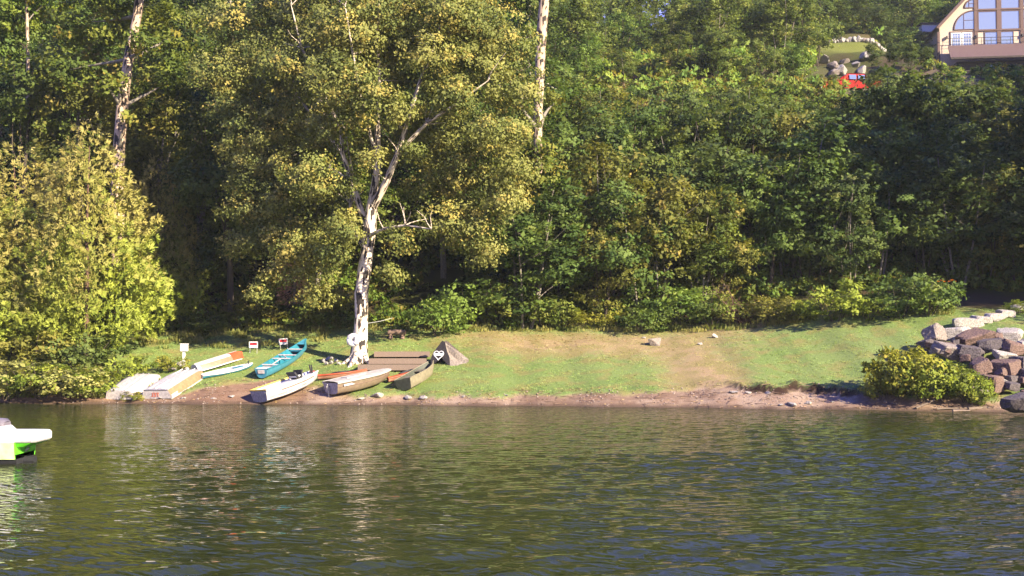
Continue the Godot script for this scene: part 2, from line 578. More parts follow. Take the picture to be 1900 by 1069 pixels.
func grow(kind: String, where: Vector3, height: float, leaf_m: Material, called: String, label: String, group: String, wide := 1.0, wood: Material = null, category := "tree") -> Node3D:
	var p: Dictionary = protos[kind]
	var o := thing(called, label, category, where - Vector3(0, 0.08, 0), rnd(0, TAU), group)
	var k: float = height / p.h
	put("trunk" if category == "tree" else "stem", p.wood, M.bark if wood == null else wood, o)
	put("crown" if category == "tree" else "foliage", p.leaf, leaf_m, o)
	o.scale = Vector3(k * wide, k, k * wide)
	return o

func make_protos() -> void:
	var green := [Color(0.042, 0.062, 0.019), Color(0.073, 0.099, 0.028), Color(0.118, 0.142, 0.042), Color(0.15, 0.15, 0.05), 0.06]
	for v in 3:
		var stems := []
		var lobes := []
		for k in 4:
			var a := TAU * k / 4.0 + rnd(-0.6, 0.6)
			var top := Vector3(cos(a) * rnd(0.8, 1.8), rnd(5.5, 7.6), sin(a) * rnd(0.8, 1.8))
			stems.append([Vector3(cos(a) * 0.25, 0, sin(a) * 0.25), top, rnd(0.05, 0.085), 0.015])
			lobes.append([top + Vector3(0, -0.9, 0), Vector3(1.5, 1.5, 1.5), 1.0])
			lobes.append([Vector3(top.x * rnd(0.6, 1.3), rnd(3.0, 4.6), top.z * rnd(0.6, 1.3)), Vector3(1.7, 1.1, 1.7), 1.0])
		lobes.append([Vector3(rnd(-0.8, 0.8), 2.2, rnd(-0.8, 0.8)), Vector3(1.7, 0.9, 1.7), 0.6])
		if v != 1: lobes.append([Vector3(rnd(-0.5, 0.5), 1.0, rnd(-0.5, 0.5)), Vector3(1.4, 0.8, 1.4), 0.5])
		proto("sapling%d" % v, stems, lobes, 310, 32, 0.21, green, 0.5, 4, 8.0)
	for v in 3:
		var lobes := []
		for k in 11:
			var a := rnd(0, TAU)
			var f := k / 10.0
			var r := 2.7 * sin(PI * (0.22 + 0.68 * f)) * rnd(0.6, 1.1)
			lobes.append([Vector3(cos(a) * r, 4.2 + f * 9.6, sin(a) * r), Vector3(1.9, 1.4, 1.9) * rnd(0.85, 1.2), 1.0])
		proto("forest%d" % v, [[Vector3.ZERO, Vector3(rnd(-0.5, 0.5), 14.0, rnd(-0.5, 0.5)), 0.2, 0.03]], lobes, 400, 32, 0.225, green, 0.62, 14, 15.0)
	for v in 2:
		var lobes := []
		for k in 9:
			var a := rnd(0, TAU)
			var f := k / 8.0
			var r := 2.9 * sin(PI * (0.25 + 0.65 * f)) * rnd(0.5, 1.1)
			lobes.append([Vector3(cos(a) * r, 3.4 + f * 11.0, sin(a) * r), Vector3(2.2, 1.7, 2.2) * rnd(0.85, 1.2), 1.0])
		proto("far%d" % v, [[Vector3.ZERO, Vector3(rnd(-0.5, 0.5), 14.5, rnd(-0.5, 0.5)), 0.24, 0.04]], lobes, 230, 20, 0.48, green, 0.85, 8, 16.0)
	for v in 3:
		var lobes := []
		var stems := []
		for k in 5:
			var a := TAU * k / 5.0 + rnd(-0.4, 0.4)
			var top := Vector3(cos(a) * rnd(0.4, 0.85), rnd(0.8, 1.3), sin(a) * rnd(0.4, 0.85))
			stems.append([Vector3(cos(a) * 0.08, 0, sin(a) * 0.08), top, 0.018, 0.007])
			lobes.append([top * Vector3(1, 0.75, 1), Vector3(0.5, 0.5, 0.5), 1.0])
		lobes.append([Vector3(0, 0.5, 0), Vector3(0.95, 0.42, 0.95), 1.0])
		proto("shrub%d" % v, stems, lobes, 95, 22, 0.11, green, 0.22, 2, 1.5)

func spire(called: String, h: float, r0: float, sprays: int) -> void:
	# a dense cone of flat hanging sprays
	var s := Shape.new()
	var w := Shape.new()
	var p := bend(Vector3.ZERO, Vector3(0.15, h * 0.84, 0.1), 10, 0.008)
	w.tube(p, taper(p, 0.17, 0.02), 8, 0.05)
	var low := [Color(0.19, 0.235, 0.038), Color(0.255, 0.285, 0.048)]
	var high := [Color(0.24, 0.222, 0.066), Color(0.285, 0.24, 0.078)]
	for k in sprays:
		var f := 1.0 - sqrt(rng.randf())
		f = lerpf(f, rng.randf(), 0.25)
		var y := f * h
		var a := rnd(0, TAU)
		var lump := 1.0 + 0.5 * gaps.get_noise_3d(cos(a) * 42.0 + sprays * 0.1, y * 17.0, sin(a) * 42.0) + 0.3 * gaps.get_noise_3d(cos(a) * 160.0, y * 60.0, sin(a) * 160.0)
		var edge: float = r0 * lump * (1.0 - pow(f, 1.75)) * smoothstep(-0.06, 0.2, f)
		var deep := pow(rng.randf(), 2.2)
		var r := edge * lerpf(1.0, 0.55, deep)
		if gaps.get_noise_3d(cos(a) * 60.0 + 9.0, y * 40.0, sin(a) * 60.0) < -0.3: continue
		var out := Vector3(cos(a), 0, sin(a))
		var ctr := out * r + Vector3(0, y, 0)
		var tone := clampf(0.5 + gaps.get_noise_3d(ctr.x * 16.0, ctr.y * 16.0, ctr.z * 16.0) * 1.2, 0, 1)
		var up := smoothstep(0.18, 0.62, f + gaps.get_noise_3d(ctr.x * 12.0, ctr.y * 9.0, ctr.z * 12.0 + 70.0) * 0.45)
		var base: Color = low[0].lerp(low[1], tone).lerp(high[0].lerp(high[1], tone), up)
		if rng.randf() < 0.12: base = base.lerp(Color(0.06, 0.09, 0.015), 0.7)
		var axis := (out * 0.8 + Vector3(rnd(-0.5, 0.5), rnd(-0.45, 0.75), rnd(-0.5, 0.5))).normalized()
		var flat := (axis.cross(unit()) + Vector3(0, 0.3, 0)).normalized()
		flat = (flat - axis * flat.dot(axis)).normalized()
		var side := axis.cross(flat)
		var l := rnd(0.16, 0.32)
		for m in 7:
			var q := (m - 3) / 3.0
			var dir := (axis + side * q * 0.9 + unit() * 0.25).normalized()
			var nn := (flat + unit() * 0.4).normalized()
			nn = (nn - dir * nn.dot(dir)).normalized()
			var b := rnd(0.85, 1.15)
			s.leaf(ctr + dir * rnd(0.0, 0.1), dir, nn, l * (1.0 - 0.35 * absf(q)), l * 0.26, Color(base.r * b, base.g * b, base.b * b), (out + axis * 0.6 + Vector3(0, 0.25, 0)).normalized())
	protos[called] = {"wood": w.mesh(), "leaf": s.mesh(), "h": h}

func big_birch() -> void:
	var foot := ground(668, 672)
	var d := -foot.z
	var o := thing("birch_tree", "large white-barked birch with yellowing leaves beside the timber steps", "tree", foot)
	var here := func(px: float, py: float, dz := 0.0) -> Vector3: return at(px, py, d + dz) - foot
	var trunk := Shape.new()
	var p := [here.call(664, 682), here.call(666, 660), here.call(668, 630), here.call(670, 590), here.call(671, 545), here.call(676, 500), here.call(682, 460), here.call(686, 425), here.call(690, 385), here.call(694, 350)]
	trunk.tube(p, [0.52, 0.40, 0.34, 0.33, 0.31, 0.30, 0.30, 0.31, 0.24, 0.18], 14, 0.09, 1.0)
	put("trunk", trunk.mesh(), M.birch, o)
	for r in [[-0.75, 0.35], [-0.35, 0.8], [0.55, 0.5], [0.2, -0.7]]:
		var root := Shape.new()
		var q := [Vector3(r[0] * 0.2, 0.5, r[1] * 0.2), Vector3(r[0] * 0.55, 0.12, r[1] * 0.55), Vector3(r[0] * 1.25, -0.12 + r[1] * -0.25, r[1] * 1.25)]
		root.tube(q, [0.2, 0.13, 0.05], 8, 0.08, r[0])
		put("root", root.mesh(), M.birch, o)
	var limbs := [
		[[686, 425, 0], [668, 385, 0.4], [652, 335, 0.8], [636, 285, 1.0], [632, 240, 1.2], [612, 160, 1.4], [590, 60, 1.6]],
		[[692, 365, 0], [702, 300, -0.3], [700, 230, -0.5], [704, 150, -0.6], [700, 60, -0.8], [706, -50, -1.0]],
		[[690, 390, 0], [718, 335, -0.8], [738, 285, -1.2], [752, 240, -1.4], [776, 160, -1.8], [812, 70, -2.0], [826, 0, -2.2]],
		[[676, 460, 0], [652, 420, 0.6], [650, 380, 0.9], [654, 320, 1.1], [640, 240, 1.2]],
		[[652, 335, 0.8], [610, 312, 1.2], [570, 318, 1.4], [535, 322, 1.5]],
		[[738, 285, -1.2], [790, 230, -2.0], [850, 190, -2.4], [905, 150, -2.6]],
		[[636, 285, 1.0], [590, 230, 1.8], [540, 160, 2.4], [500, 80, 2.6]],
		[[632, 240, 1.2], [600, 170, 0.2], [560, 90, -0.6], [540, 10, -1.0]],
		[[680, 440, 0], [712, 425, -1.0], [752, 418, -1.6], [800, 425, -2.0]],
		[[702, 300, -0.3], [672, 200, -1.4], [655, 100, -2.2], [640, 10, -2.6]]]
	for l in limbs:
		var q := []
		for e in l: q.append(here.call(e[0], e[1], e[2]))
		var b := Shape.new()
		var r0: float = 0.19 if l.size() > 5 else 0.11
		b.tube(q, taper(q, r0, 0.025), 8, 0.06, l[0][0], false)
		# twigs
		for k in 7:
			var i := 1 + rng.randi() % (q.size() - 1)
			var e: Vector3 = q[i] + Vector3(rnd(-1.1, 1.1), rnd(0.0, 1.2), rnd(-1.1, 1.1))
			var tw := bend(q[i], e, 3, 0.1)
			b.tube(tw, taper(tw, 0.03, 0.008), 5, 0.0, 0.0, false)
		put("branch", b.mesh(), M.birch, o)
	var lobes := []
	for l in [[600, 60, 2.6, 1.6], [690, 30, 2.8, 0], [800, 40, 2.5, 0.2], [510, 110, 2.3, 2.4], [880, 130, 2.3, -0.8], [440, 200, 1.6, 2.2], [560, 210, 2.2, 2.0], [680, 130, 2.0, 1.0], [780, 190, 2.2, 0.8],
			[930, 240, 1.3, -1.6], [480, 320, 1.9, 1.4], [590, 330, 1.4, -1.6], [860, 300, 2.2, 0.3], [940, 370, 1.1, -1.0], [540, 430, 1.7, 1.2], [790, 330, 1.4, 0.6], [830, 410, 1.8, 0.2], [460, 440, 1.2, 1.6],
			[600, 500, 1.1, 0.6], [640, 420, 1.0, -1.4], [722, 500, 0.8, -0.9], [590, 545, 0.9, 0.2], [470, 380, 1.5, 1.0], [520, 360, 1.5, 0.6], [560, 460, 1.3, 0.4], [620, 460, 0.9, -0.6], [520, 500, 1.0, 0.8], [480, 540, 0.8, 1.0], [700, 190, 1.5, -3.0], [635, 335, 0.9, -1.4], [665, 210, 1.0, -2.2], [560, 300, 1.5, -1.6], [640, 140, 1.8, -2.8], [900, 460, 1.0, -0.4], [740, 440, 1.0, -1.2], [520, 20, 2.0, 2.2], [470, 250, 2.0, 1.5], [900, 60, 2.0, -1.0], [410, 130, 1.7, 2.0], [430, 40, 2.0, 2.0], [960, 160, 1.5, -1.0], [950, 310, 1.4, -1.0], [700, 260, 1.7, 1.6], [640, 400, 1.0, 1.0], [820, 250, 1.8, 0.6], [560, 120, 2.0, -0.5], [760, 90, 2.2, 0.8], [650, 60, 2.2, -1.5], [840, 180, 1.4, -2.5], [800, 95, 1.5, -2.5], [905, 235, 1.2, -2.7], [765, 275, 0.6, -1.9], [930, 80, 1.9, 0.3], [915, 345, 1.6, 0.3], [880, 410, 1.5, 0.0], [945, 230, 1.6, 0.3], [830, 20, 1.8, -2.2], [690, 290, 0.7, -2.2], [745, 200, 0.9, -2.6], [600, 240, 1.2, -1.0], [640, 180, 1.2, -1.4], [740, -60, 2.8, 0.0], [610, -60, 2.6, 0.4], [850, 30, 2.0, -1.0]]:
		lobes.append([here.call(l[0], l[1], l[3]), Vector3(l[2], l[2] * 0.72, l[2]), l[2] * l[2]])
	var pal := [Color(0.105, 0.126, 0.036), Color(0.16, 0.172, 0.048), Color(0.218, 0.214, 0.064), Color(0.32, 0.26, 0.07), 0.17]
	var c := crown(lobes, 5600, 34, 0.14, pal, 0.5, 0.55, 0.15, 4, -0.36)
	put("crown", c.mesh(), M.leaf_plain, o)

	# low hanging twigs over the trunk foot side
	var ring := thing("life_ring", "white life ring hanging on the birch trunk", "life ring", foot + here.call(655, 631, -0.78))
	var s := Shape.new()
	var rows := []
	for i in 25:
		var a := TAU * i / 24.0
		var row := []
		for j in 10:
			var b := TAU * j / 10.0
			row.append(Vector3(cos(a) * (0.185 + 0.13 * cos(b)), sin(a) * (0.185 + 0.13 * cos(b)), 0.075 * sin(b)))
		rows.append(row)
	s.grid(rows, true, true)
	put("ring", s.mesh(), M.white_clean, ring)
	for k in 4:
		var a := TAU * (k + 0.5) / 4.0
		var band := Shape.new()
		var arc := []
		for i in 4:
			var e := a + (i - 1.5) * 0.09
			arc.append(Vector3(cos(e) * 0.215, sin(e) * 0.185, 0))
		band.tube(arc, [0.133, 0.133, 0.133, 0.133], 10, 0.0, 0.0, false)
		put("band", band.mesh(), M.white_worn, ring)
	ring.rotation = Vector3(-0.12, -0.15, 0)

func white_tree(called: String, label: String, pts: Array, d: float, r0: float, r1: float, lobes: Array, leaf_m: Material, clusters: int, pal: Array) -> void:
	var foot := under(pts[0][0], d)
	var o := thing(called, label, "tree", foot)
	var q := [Vector3(0, -0.2, 0)]
	for e in pts: q.append(at(e[0], e[1], d) - foot)
	var s := Shape.new()
	s.tube(q, taper(q, r0, r1), 10, 0.06, d)
	put("trunk", s.mesh(), M.birch_far, o)
	var ls := []
	for l in lobes:
		var ctr := at(l[0], l[1], d + l[3]) - foot
		ls.append([ctr, Vector3(l[2], l[2] * 0.75, l[2]), l[2] * l[2]])
		var near: Vector3 = q[q.size() - 1]
		for e in q:
			if absf(e.y + 1.0 - ctr.y) < absf(near.y + 1.0 - ctr.y): near = e
		var b := Shape.new()
		var w := bend(near, ctr, 4, 0.07)
		b.tube(w, taper(w, r1 * 0.6, 0.02), 6, 0.0, 0.0, false)
		put("branch", b.mesh(), M.bark_pale, o)
	put("crown", crown(ls, clusters, 24, 0.22, pal, 0.55, 0.1, 0.3, int(d)).mesh(), leaf_m, o)

func top_limit(px: float) -> float:
	return table([[1000.0, -400.0], [1030.0, 120.0], [1180.0, 165.0], [1480.0, 150.0], [1510.0, 160.0], [1575.0, 152.0], [1620.0, 158.0], [1660.0, 128.0], [1740.0, 142.0], [1830.0, 150.0], [1900.0, 160.0], [2100.0, 60.0]], px)

func side_of(px: float) -> String:
	if px < 240: return "behind the tall cedar"
	if px < 640: return "between the cedar and the birch"
	if px < 980: return "behind the birch crown"
	if px < 1320: return "above the small lawn boulder"
	if px < 1620: return "above the eroded grass bank"
	return "above the rock wall"

func forest() -> void:
	var ordinals := {}
	var kinds := [M.leaf_dark, M.leaf_mid, M.leaf_olive, M.leaf_cool]
	var words := ["dark green", "fresh green", "olive green", "cool green"]
	# the saplings at the edge of the lawn, nearest row first
	var rows := [[57.6, 980, 1900, 62, 7.0], [61.0, 930, 1960, 72, 8.0], [66.0, 940, 2000, 74, 9.0], [72.5, 1000, 2000, 80, 9.0], [80.0, 1000, 2010, 88, 9.0], [87.5, 1020, 2010, 80, 8.0]]
	for r in rows:
		var px: float = r[1]
		while px < r[2]:
			var x := px + rnd(-18, 18)
			var d: float = r[0] + rnd(-1.3, 1.3)
			px += r[3] * rnd(0.8, 1.2)
			var foot := under(x, d)
			var top := at(x, top_limit(x) + rnd(-6, 40), d).y
			var h := minf(r[4] * rnd(0.8, 1.25), top - foot.y)
			if d < 63.0 and absf(x - 1003.0) < 50.0: h = minf(h, at(x, 300.0, d).y - foot.y)
			if h < 2.4: continue
			var k := rng.randi() % 4
			if x > 1500: k = [0, 0, 2, 3][k]
			var label := "%s broadleaf sapling %s, %s row" % [words[k], side_of(x), ["first", "second", "third", "fourth", "fifth", "sixth"][rows.find(r)]]
			grow("sapling%d" % (rng.randi() % 3), foot, h, kinds[k], "broadleaf_sapling", label, "saplings along the edge of the lawn", rnd(0.9, 1.2), M.bark if rng.randf() < 0.7 else M.bark_pale)
	# the taller wood behind, left of the open hillside
	for r in [[58.5, -60, 600, 105, 13.0], [63.5, -80, 980, 100, 15.0], [71.0, -100, 1000, 110, 16.0], [81.0, -100, 1030, 120, 16.0], [94.0, -120, 1050, 125, 16.0]]:
		var px: float = r[1]
		while px < r[2]:
			var x := px + rnd(-25, 25)
			var d: float = r[0] + rnd(-2.0, 2.0)
			px += r[3] * rnd(0.8, 1.2)
			if d < 60.0 and x > 130.0 and x < 330.0: continue
			var k := rng.randi() % 4
			if x < 130: k = 3 if rng.randf() < 0.6 else 1
			elif d < 62: k = [0, 0, 1, 2][k]
			grow("forest%d" % (rng.randi() % 3), under(x, d), r[4] * rnd(0.8, 1.15), kinds[k], "forest_tree", "%s forest tree %s" % [words[k], side_of(x)], "leafy trees on the wooded slope", rnd(0.85, 1.15), M.bark if rng.randf() < 0.6 else M.bark_pale)
	# far trees that close the view
	for r in [[108.0, -150, 1010, 130, 15.0], [128.0, -150, 1480, 135, 15.0], [150.0, -200, 1760, 120, 15.0], [172.0, -250, 2150, 115, 17.0], [200.0, -300, 2200, 120, 18.0], [224.0, -350, 2300, 105, 19.0], [240.0, -350, 2300, 80, 21.0]]:
		var px: float = r[1]
		while px < r[2]:
			var x := px + rnd(-30, 30)
			var d: float = r[0] + rnd(-4.0, 4.0)
			px += r[3] * rnd(0.8, 1.2)
			if d < 140 and x > 1080 and rng.randf() < 0.45: continue
			var k := rng.randi() % 4
			if x > 1050 and x < 1500: k = [1, 1, 2, 3][k]
			var w: String = "behind the chalet lawn" if x > 1480 else "on the bright upper hillside" if x > 1050 else side_of(x)
			grow("far%d" % (rng.randi() % 2), under(x, d), r[4] * rnd(0.75, 1.15), kinds[k], "hill_tree", "%s tree high on the hill %s" % [words[k], w], "trees on the upper hill", rnd(0.9, 1.2))
	for e in [[1060, 104, 8.5], [1110, 110, 6.0], [1150, 118, 7.0], [1235, 106, 5.5], [1275, 112, 8.5], [1330, 104, 8.0], [1365, 112, 9.0], [1410, 106, 8.5], [1455, 103, 8.0], [1495, 106, 8.5], [1300, 124, 9.0], [1200, 126, 7.0], [1440, 122, 10.0], [1100, 124, 8.0], [1520, 116, 8.0], [1250, 96, 4.0], [1340, 95, 5.0], [1160, 96, 3.5], [1430, 95, 5.5], [1080, 96, 5.0], [1480, 96, 5.5]]:
		var k := rng.randi() % 3
		grow("sapling%d" % (rng.randi() % 3), under(e[0], e[1]), e[2], [M.leaf_bright, M.leaf_mid, M.leaf_mid][k], "hill_sapling", "%s young tree on the bright upper hillside" % ["bright green", "fresh green", "fresh green"][k], "young trees on the bright hillside", rnd(0.9, 1.3), M.bark_pale if rng.randf() < 0.5 else M.bark)
	for e in [[1522, 91.0, 166], [1550, 92.0, 170], [1622, 92.0, 150], [1642, 91.0, 140]]:
		grow("sapling%d" % (rng.randi() % 3), under(e[0], e[1]), clampf(at(e[0], e[2], e[1]).y - under(e[0], e[1]).y, 1.4, 6.0), M.leaf_mid, "drive_sapling", "leafy young tree standing just below the red truck", "young trees below the red truck", 1.1)
	for e in [[1548, 143.0, 7.0], [1582, 145.0, 9.0], [1615, 143.0, 8.0], [1650, 144.0, 8.5], [1682, 146.0, 9.0], [1706, 151.0, 8.0], [1740, 154.0, 9.0], [1600, 149.0, 9.0], [1665, 150.0, 9.0], [1530, 147.0, 8.0], [1640, 165.0, 13.0], [1690, 163.0, 13.0], [1725, 168.0, 14.0], [1760, 172.0, 14.0]]:
		grow("forest%d" % (rng.randi() % 3), under(e[0], e[1]) - Vector3(0, 1.5, 0), e[2], M.leaf_dark if e[0] < 1670 else M.leaf_bright, "lawn_tree", "bushy tree standing behind the upper lawn wall", "trees behind the upper lawn wall", 1.9)
	for e in [[1645, 98.0, 118], [1668, 101.0, 100], [1695, 99.0, 92], [1722, 101.0, 104], [1630, 106.0, 120], [1755, 97.0, 144], [1785, 96.0, 148], [1815, 96.0, 150], [1850, 95.0, 152], [1885, 95.0, 156], [1920, 96.0, 150]]:
		e[2] = clampf(at(e[0], e[2], e[1]).y - under(e[0], e[1]).y, 2.6 if e[0] < 1740 else 0.9, 8.0)
		grow("sapling%d" % (rng.randi() % 3), under(e[0], e[1]), e[2], M.leaf_dark, "shaded_tree", "dark shaded tree between the red truck and the chalet", "shaded trees below the chalet", 1.1)
	# tall trees beside the view, whose shade falls on the saplings
	for p in [[31.5, 52.0, 19.0], [35.0, 57.0, 20.0], [37.0, 50.0, 20.0], [39.0, 62.0, 18.0], [45.0, 66.0, 18.0], [42.0, 68.0, 11.0], [45.0, 58.0, 20.0], [47.0, 74.0, 17.0], [52.0, 83.0, 16.0], [40.0, 44.0, 18.0], [55.0, 88.0, 15.0], [60.0, 93.0, 15.0], [51.0, 92.0, 13.0], [57.0, 99.0, 14.0], [66.0, 100.0, 14.0], [70.0, 107.0, 13.0], [63.0, 108.0, 10.0]]:
		grow("forest%d" % (rng.randi() % 3), on(p[0], p[1]), p[2], M.leaf_dark, "shore_tree", "tall dark tree on the shore beyond the rock wall", "tall trees beyond the rock wall", 1.25)

func undergrowth() -> void:
	var s := crown([[Vector3(0, 0.25, 0), Vector3(0.5, 0.22, 0.5), 1.0]], 9, 16, 0.15, [Color(0.05, 0.09, 0.018), Color(0.085, 0.13, 0.025), Color(0.13, 0.17, 0.03), Color(0.17, 0.15, 0.04), 0.15], 0.25)
	var mm := MultiMesh.new()
	mm.transform_format = MultiMesh.TRANSFORM_3D
	mm.use_colors = true
	mm.mesh = s.mesh()
	var spots := []
	while spots.size() < 9500:
		var d := 57.0 + 95.0 * pow(rng.randf(), 1.3)
		var x := rnd(-0.62, 0.62) * d
		var n := bumps.get_noise_2d(x * 5.0, d * 5.0)
		if (n < -0.1 and d < 85.0) or (x > 0.27 * d and x < 0.36 * d and d > 98.0 and d < 141.0) or (x >= 0.36 * d and d > 100.0 and d < 141.0): continue
		if Vector2((x - 11.0) / 2.2, (d - 96.0) / 2.5).length() < 1.0 or Vector2((x - 29.5) / 8.0, (d - 95.0) / 4.5).length() < 1.0 or (absf(x - 62.0) < 12.0 and absf(d - 141.0) < 11.0): continue
		if x > 5.0 and d > 62.0 and d < 75.0 and rng.randf() < 0.8: continue
		var q := rnd(0.7, 1.4) * (1.0 + smoothstep(75.0, 120.0, d) * (0.0 if x > 0.36 * d else 1.6))
		var b := rnd(0.75, 1.3) * (1.0 + 0.3 * smoothstep(85.0, 100.0, d))
		spots.append([Transform3D(Basis(Vector3.UP, rnd(0, TAU)).scaled(Vector3(q, q * rnd(0.8, 1.6), q)), on(x, d, -0.05)), Color(b * rnd(0.9, 1.2), b, b * 0.9)])
	mm.instance_count = spots.size()
	for i in spots.size():
		mm.set_instance_transform(i, spots[i][0])
		mm.set_instance_color(i, spots[i][1])
	var o := MultiMeshInstance3D.new()
	o.name = "undergrowth"
	o.multimesh = mm
	o.material_override = M.leaf_plain
	add_child(o)
	tag(o, "low leafy undergrowth covering the wooded hillside", "undergrowth", "", "stuff")

func grass() -> void:
	var s := Shape.new()
	for k in 7:
		var a := rnd(0, TAU)
		var dir := Vector3(cos(a) * 0.5, 1, sin(a) * 0.5).normalized()
		var nn := dir.cross(Vector3(sin(a), 0, -cos(a))).normalized()
		s.leaf(Vector3(rnd(-0.06, 0.06), 0, rnd(-0.06, 0.06)), dir, nn, rnd(0.05, 0.1), 0.022, Color.WHITE)
	var mesh := s.mesh()
	for part in [["grass", "short patchy lawn grass between the beach and the wood", 36000], ["tall_grass", "tall weedy grass along the wood edge and the cedar shore", 5200]]:
		var mm := MultiMesh.new()
		mm.transform_format = MultiMesh.TRANSFORM_3D
		mm.use_colors = true
		mm.mesh = mesh
		var spots := []
		while spots.size() < part[2]:
			var x := rnd(-23, 31)
			var d := rnd(39.0, 59.0)
			var t := d - shore(x)
			var c := land_color(x, d)
			var n := bumps.get_noise_2d(x * 9.0, d * 9.0)
			var q := 1.0
			if part[0] == "grass":
				if t < beach_edge(x) + rnd(-0.25, 0.3) or t > 13.2 or (c.r > c.g * 1.12 and rng.randf() < 0.55): continue
				if absf(x - 20.5) < 2.8 and d < 46.5: continue
				q = rnd(0.4, 0.85) * (1.0 + 0.5 * n)
			else:
				var edge := (t > 11.6 and t < 14.2) or (x < -9.5 and t > 8.3 and t < 14.0 and n > -0.1) or (x < -15.0 and t > 0.6 and t < 3.0)
				if not edge or (x > 21.0 and d < 59.0): continue
				if bumps.get_noise_2d(x * 16.0, d * 10.0 + 500.0) < rnd(-0.25, 0.15): continue
				q = rnd(1.2, 2.6) + 2.6 * rng.randf() * rng.randf()
			var b := rnd(0.75, 1.15)
			c = c.lerp(Color(0.275, 0.355, 0.115), 0.4) if part[0] == "grass" else Color(0.10, 0.13, 0.03).lerp(Color(0.28, 0.25, 0.08), clampf(0.35 + n + rnd(-0.3, 0.3), 0, 1))
			spots.append([Transform3D(Basis(Vector3.UP, rnd(0, TAU)).scaled(Vector3(q, q, q) if part[0] == "grass" else Vector3(q * 0.8, q, q * 0.8)), on(x, d, -0.01)), Color(c.r * b, c.g * b, c.b * b)])
		mm.instance_count = spots.size()
		for i in spots.size():
			mm.set_instance_transform(i, spots[i][0])
			mm.set_instance_color(i, spots[i][1])
		var o := MultiMeshInstance3D.new()
		o.name = part[0]
		o.multimesh = mm
		o.material_override = M.leaf_plain
		add_child(o)
		tag(o, part[1], "grass", "", "stuff")

func litter() -> void:
	var pebble := rock_mesh(Vector3(0.07, 0.04, 0.055), 5, 6)
	var s := Shape.new()
	s.leaf(Vector3(-0.05, 0, 0), Vector3.RIGHT, Vector3(0, 1, 0.25).normalized(), 0.1, 0.06, Color.WHITE)
	var twig := Shape.new()
	twig.tube([Vector3(-0.2, 0.01, 0), Vector3(0.02, 0.03, 0.03), Vector3(0.22, 0.01, -0.02)], [0.009, 0.008, 0.004], 4)
	for part in [["pebbles", "small pebbles strewn along the sandy beach", 750, pebble], ["fallen_leaves", "dry fallen leaves scattered over the lawn and the beach", 2600, s.mesh()], ["twigs", "small broken twigs washed up along the beach", 420, twig.mesh()]]:
		var mm := MultiMesh.new()
		mm.transform_format = MultiMesh.TRANSFORM_3D
		mm.use_colors = true
		mm.mesh = part[3]
		var spots := []
		while spots.size() < part[2]:
			var x := rnd(-22, 22)
			var d := rnd(41.0, 57.0)
			var t := d - shore(x)
			if t < 0.05 or t > 12.8: continue
			var e := beach_edge(x)
			var c := Color(0.24, 0.185, 0.15)
			if part[0] == "fallen_leaves":
				if t < e and rng.randf() < 0.5: continue
				if blot(x, d, 6.0, 55.0, 14.0, 2.5) < rng.randf() * 0.8 and t > e + 0.8: continue
				c = Color(0.36, 0.22, 0.10).lerp(Color(0.5, 0.36, 0.14), rng.randf())
			else:
				if t > e + 0.3: continue
				if part[0] == "pebbles" and bumps.get_noise_2d(x * 9.0, d * 9.0) < rnd(-0.2, 0.3): continue
				if part[0] == "twigs": c = Color(0.2, 0.13, 0.09)
			var b := rnd(0.55, 1.25)
			var q := rnd(0.5, 1.5)
			spots.append([Transform3D(Basis(Vector3.UP, rnd(0, TAU)).scaled(Vector3.ONE * q), on(x, d, 0.012)), Color(c.r * b, c.g * b, c.b * b)])
		mm.instance_count = spots.size()
		for i in spots.size():
			mm.set_instance_transform(i, spots[i][0])
			mm.set_instance_color(i, spots[i][1])
		var o := MultiMeshInstance3D.new()
		o.name = part[0]
		o.multimesh = mm
		o.material_override = M.litter
		add_child(o)
		tag(o, part[1], part[0].replace("_", " "), "", "stuff")

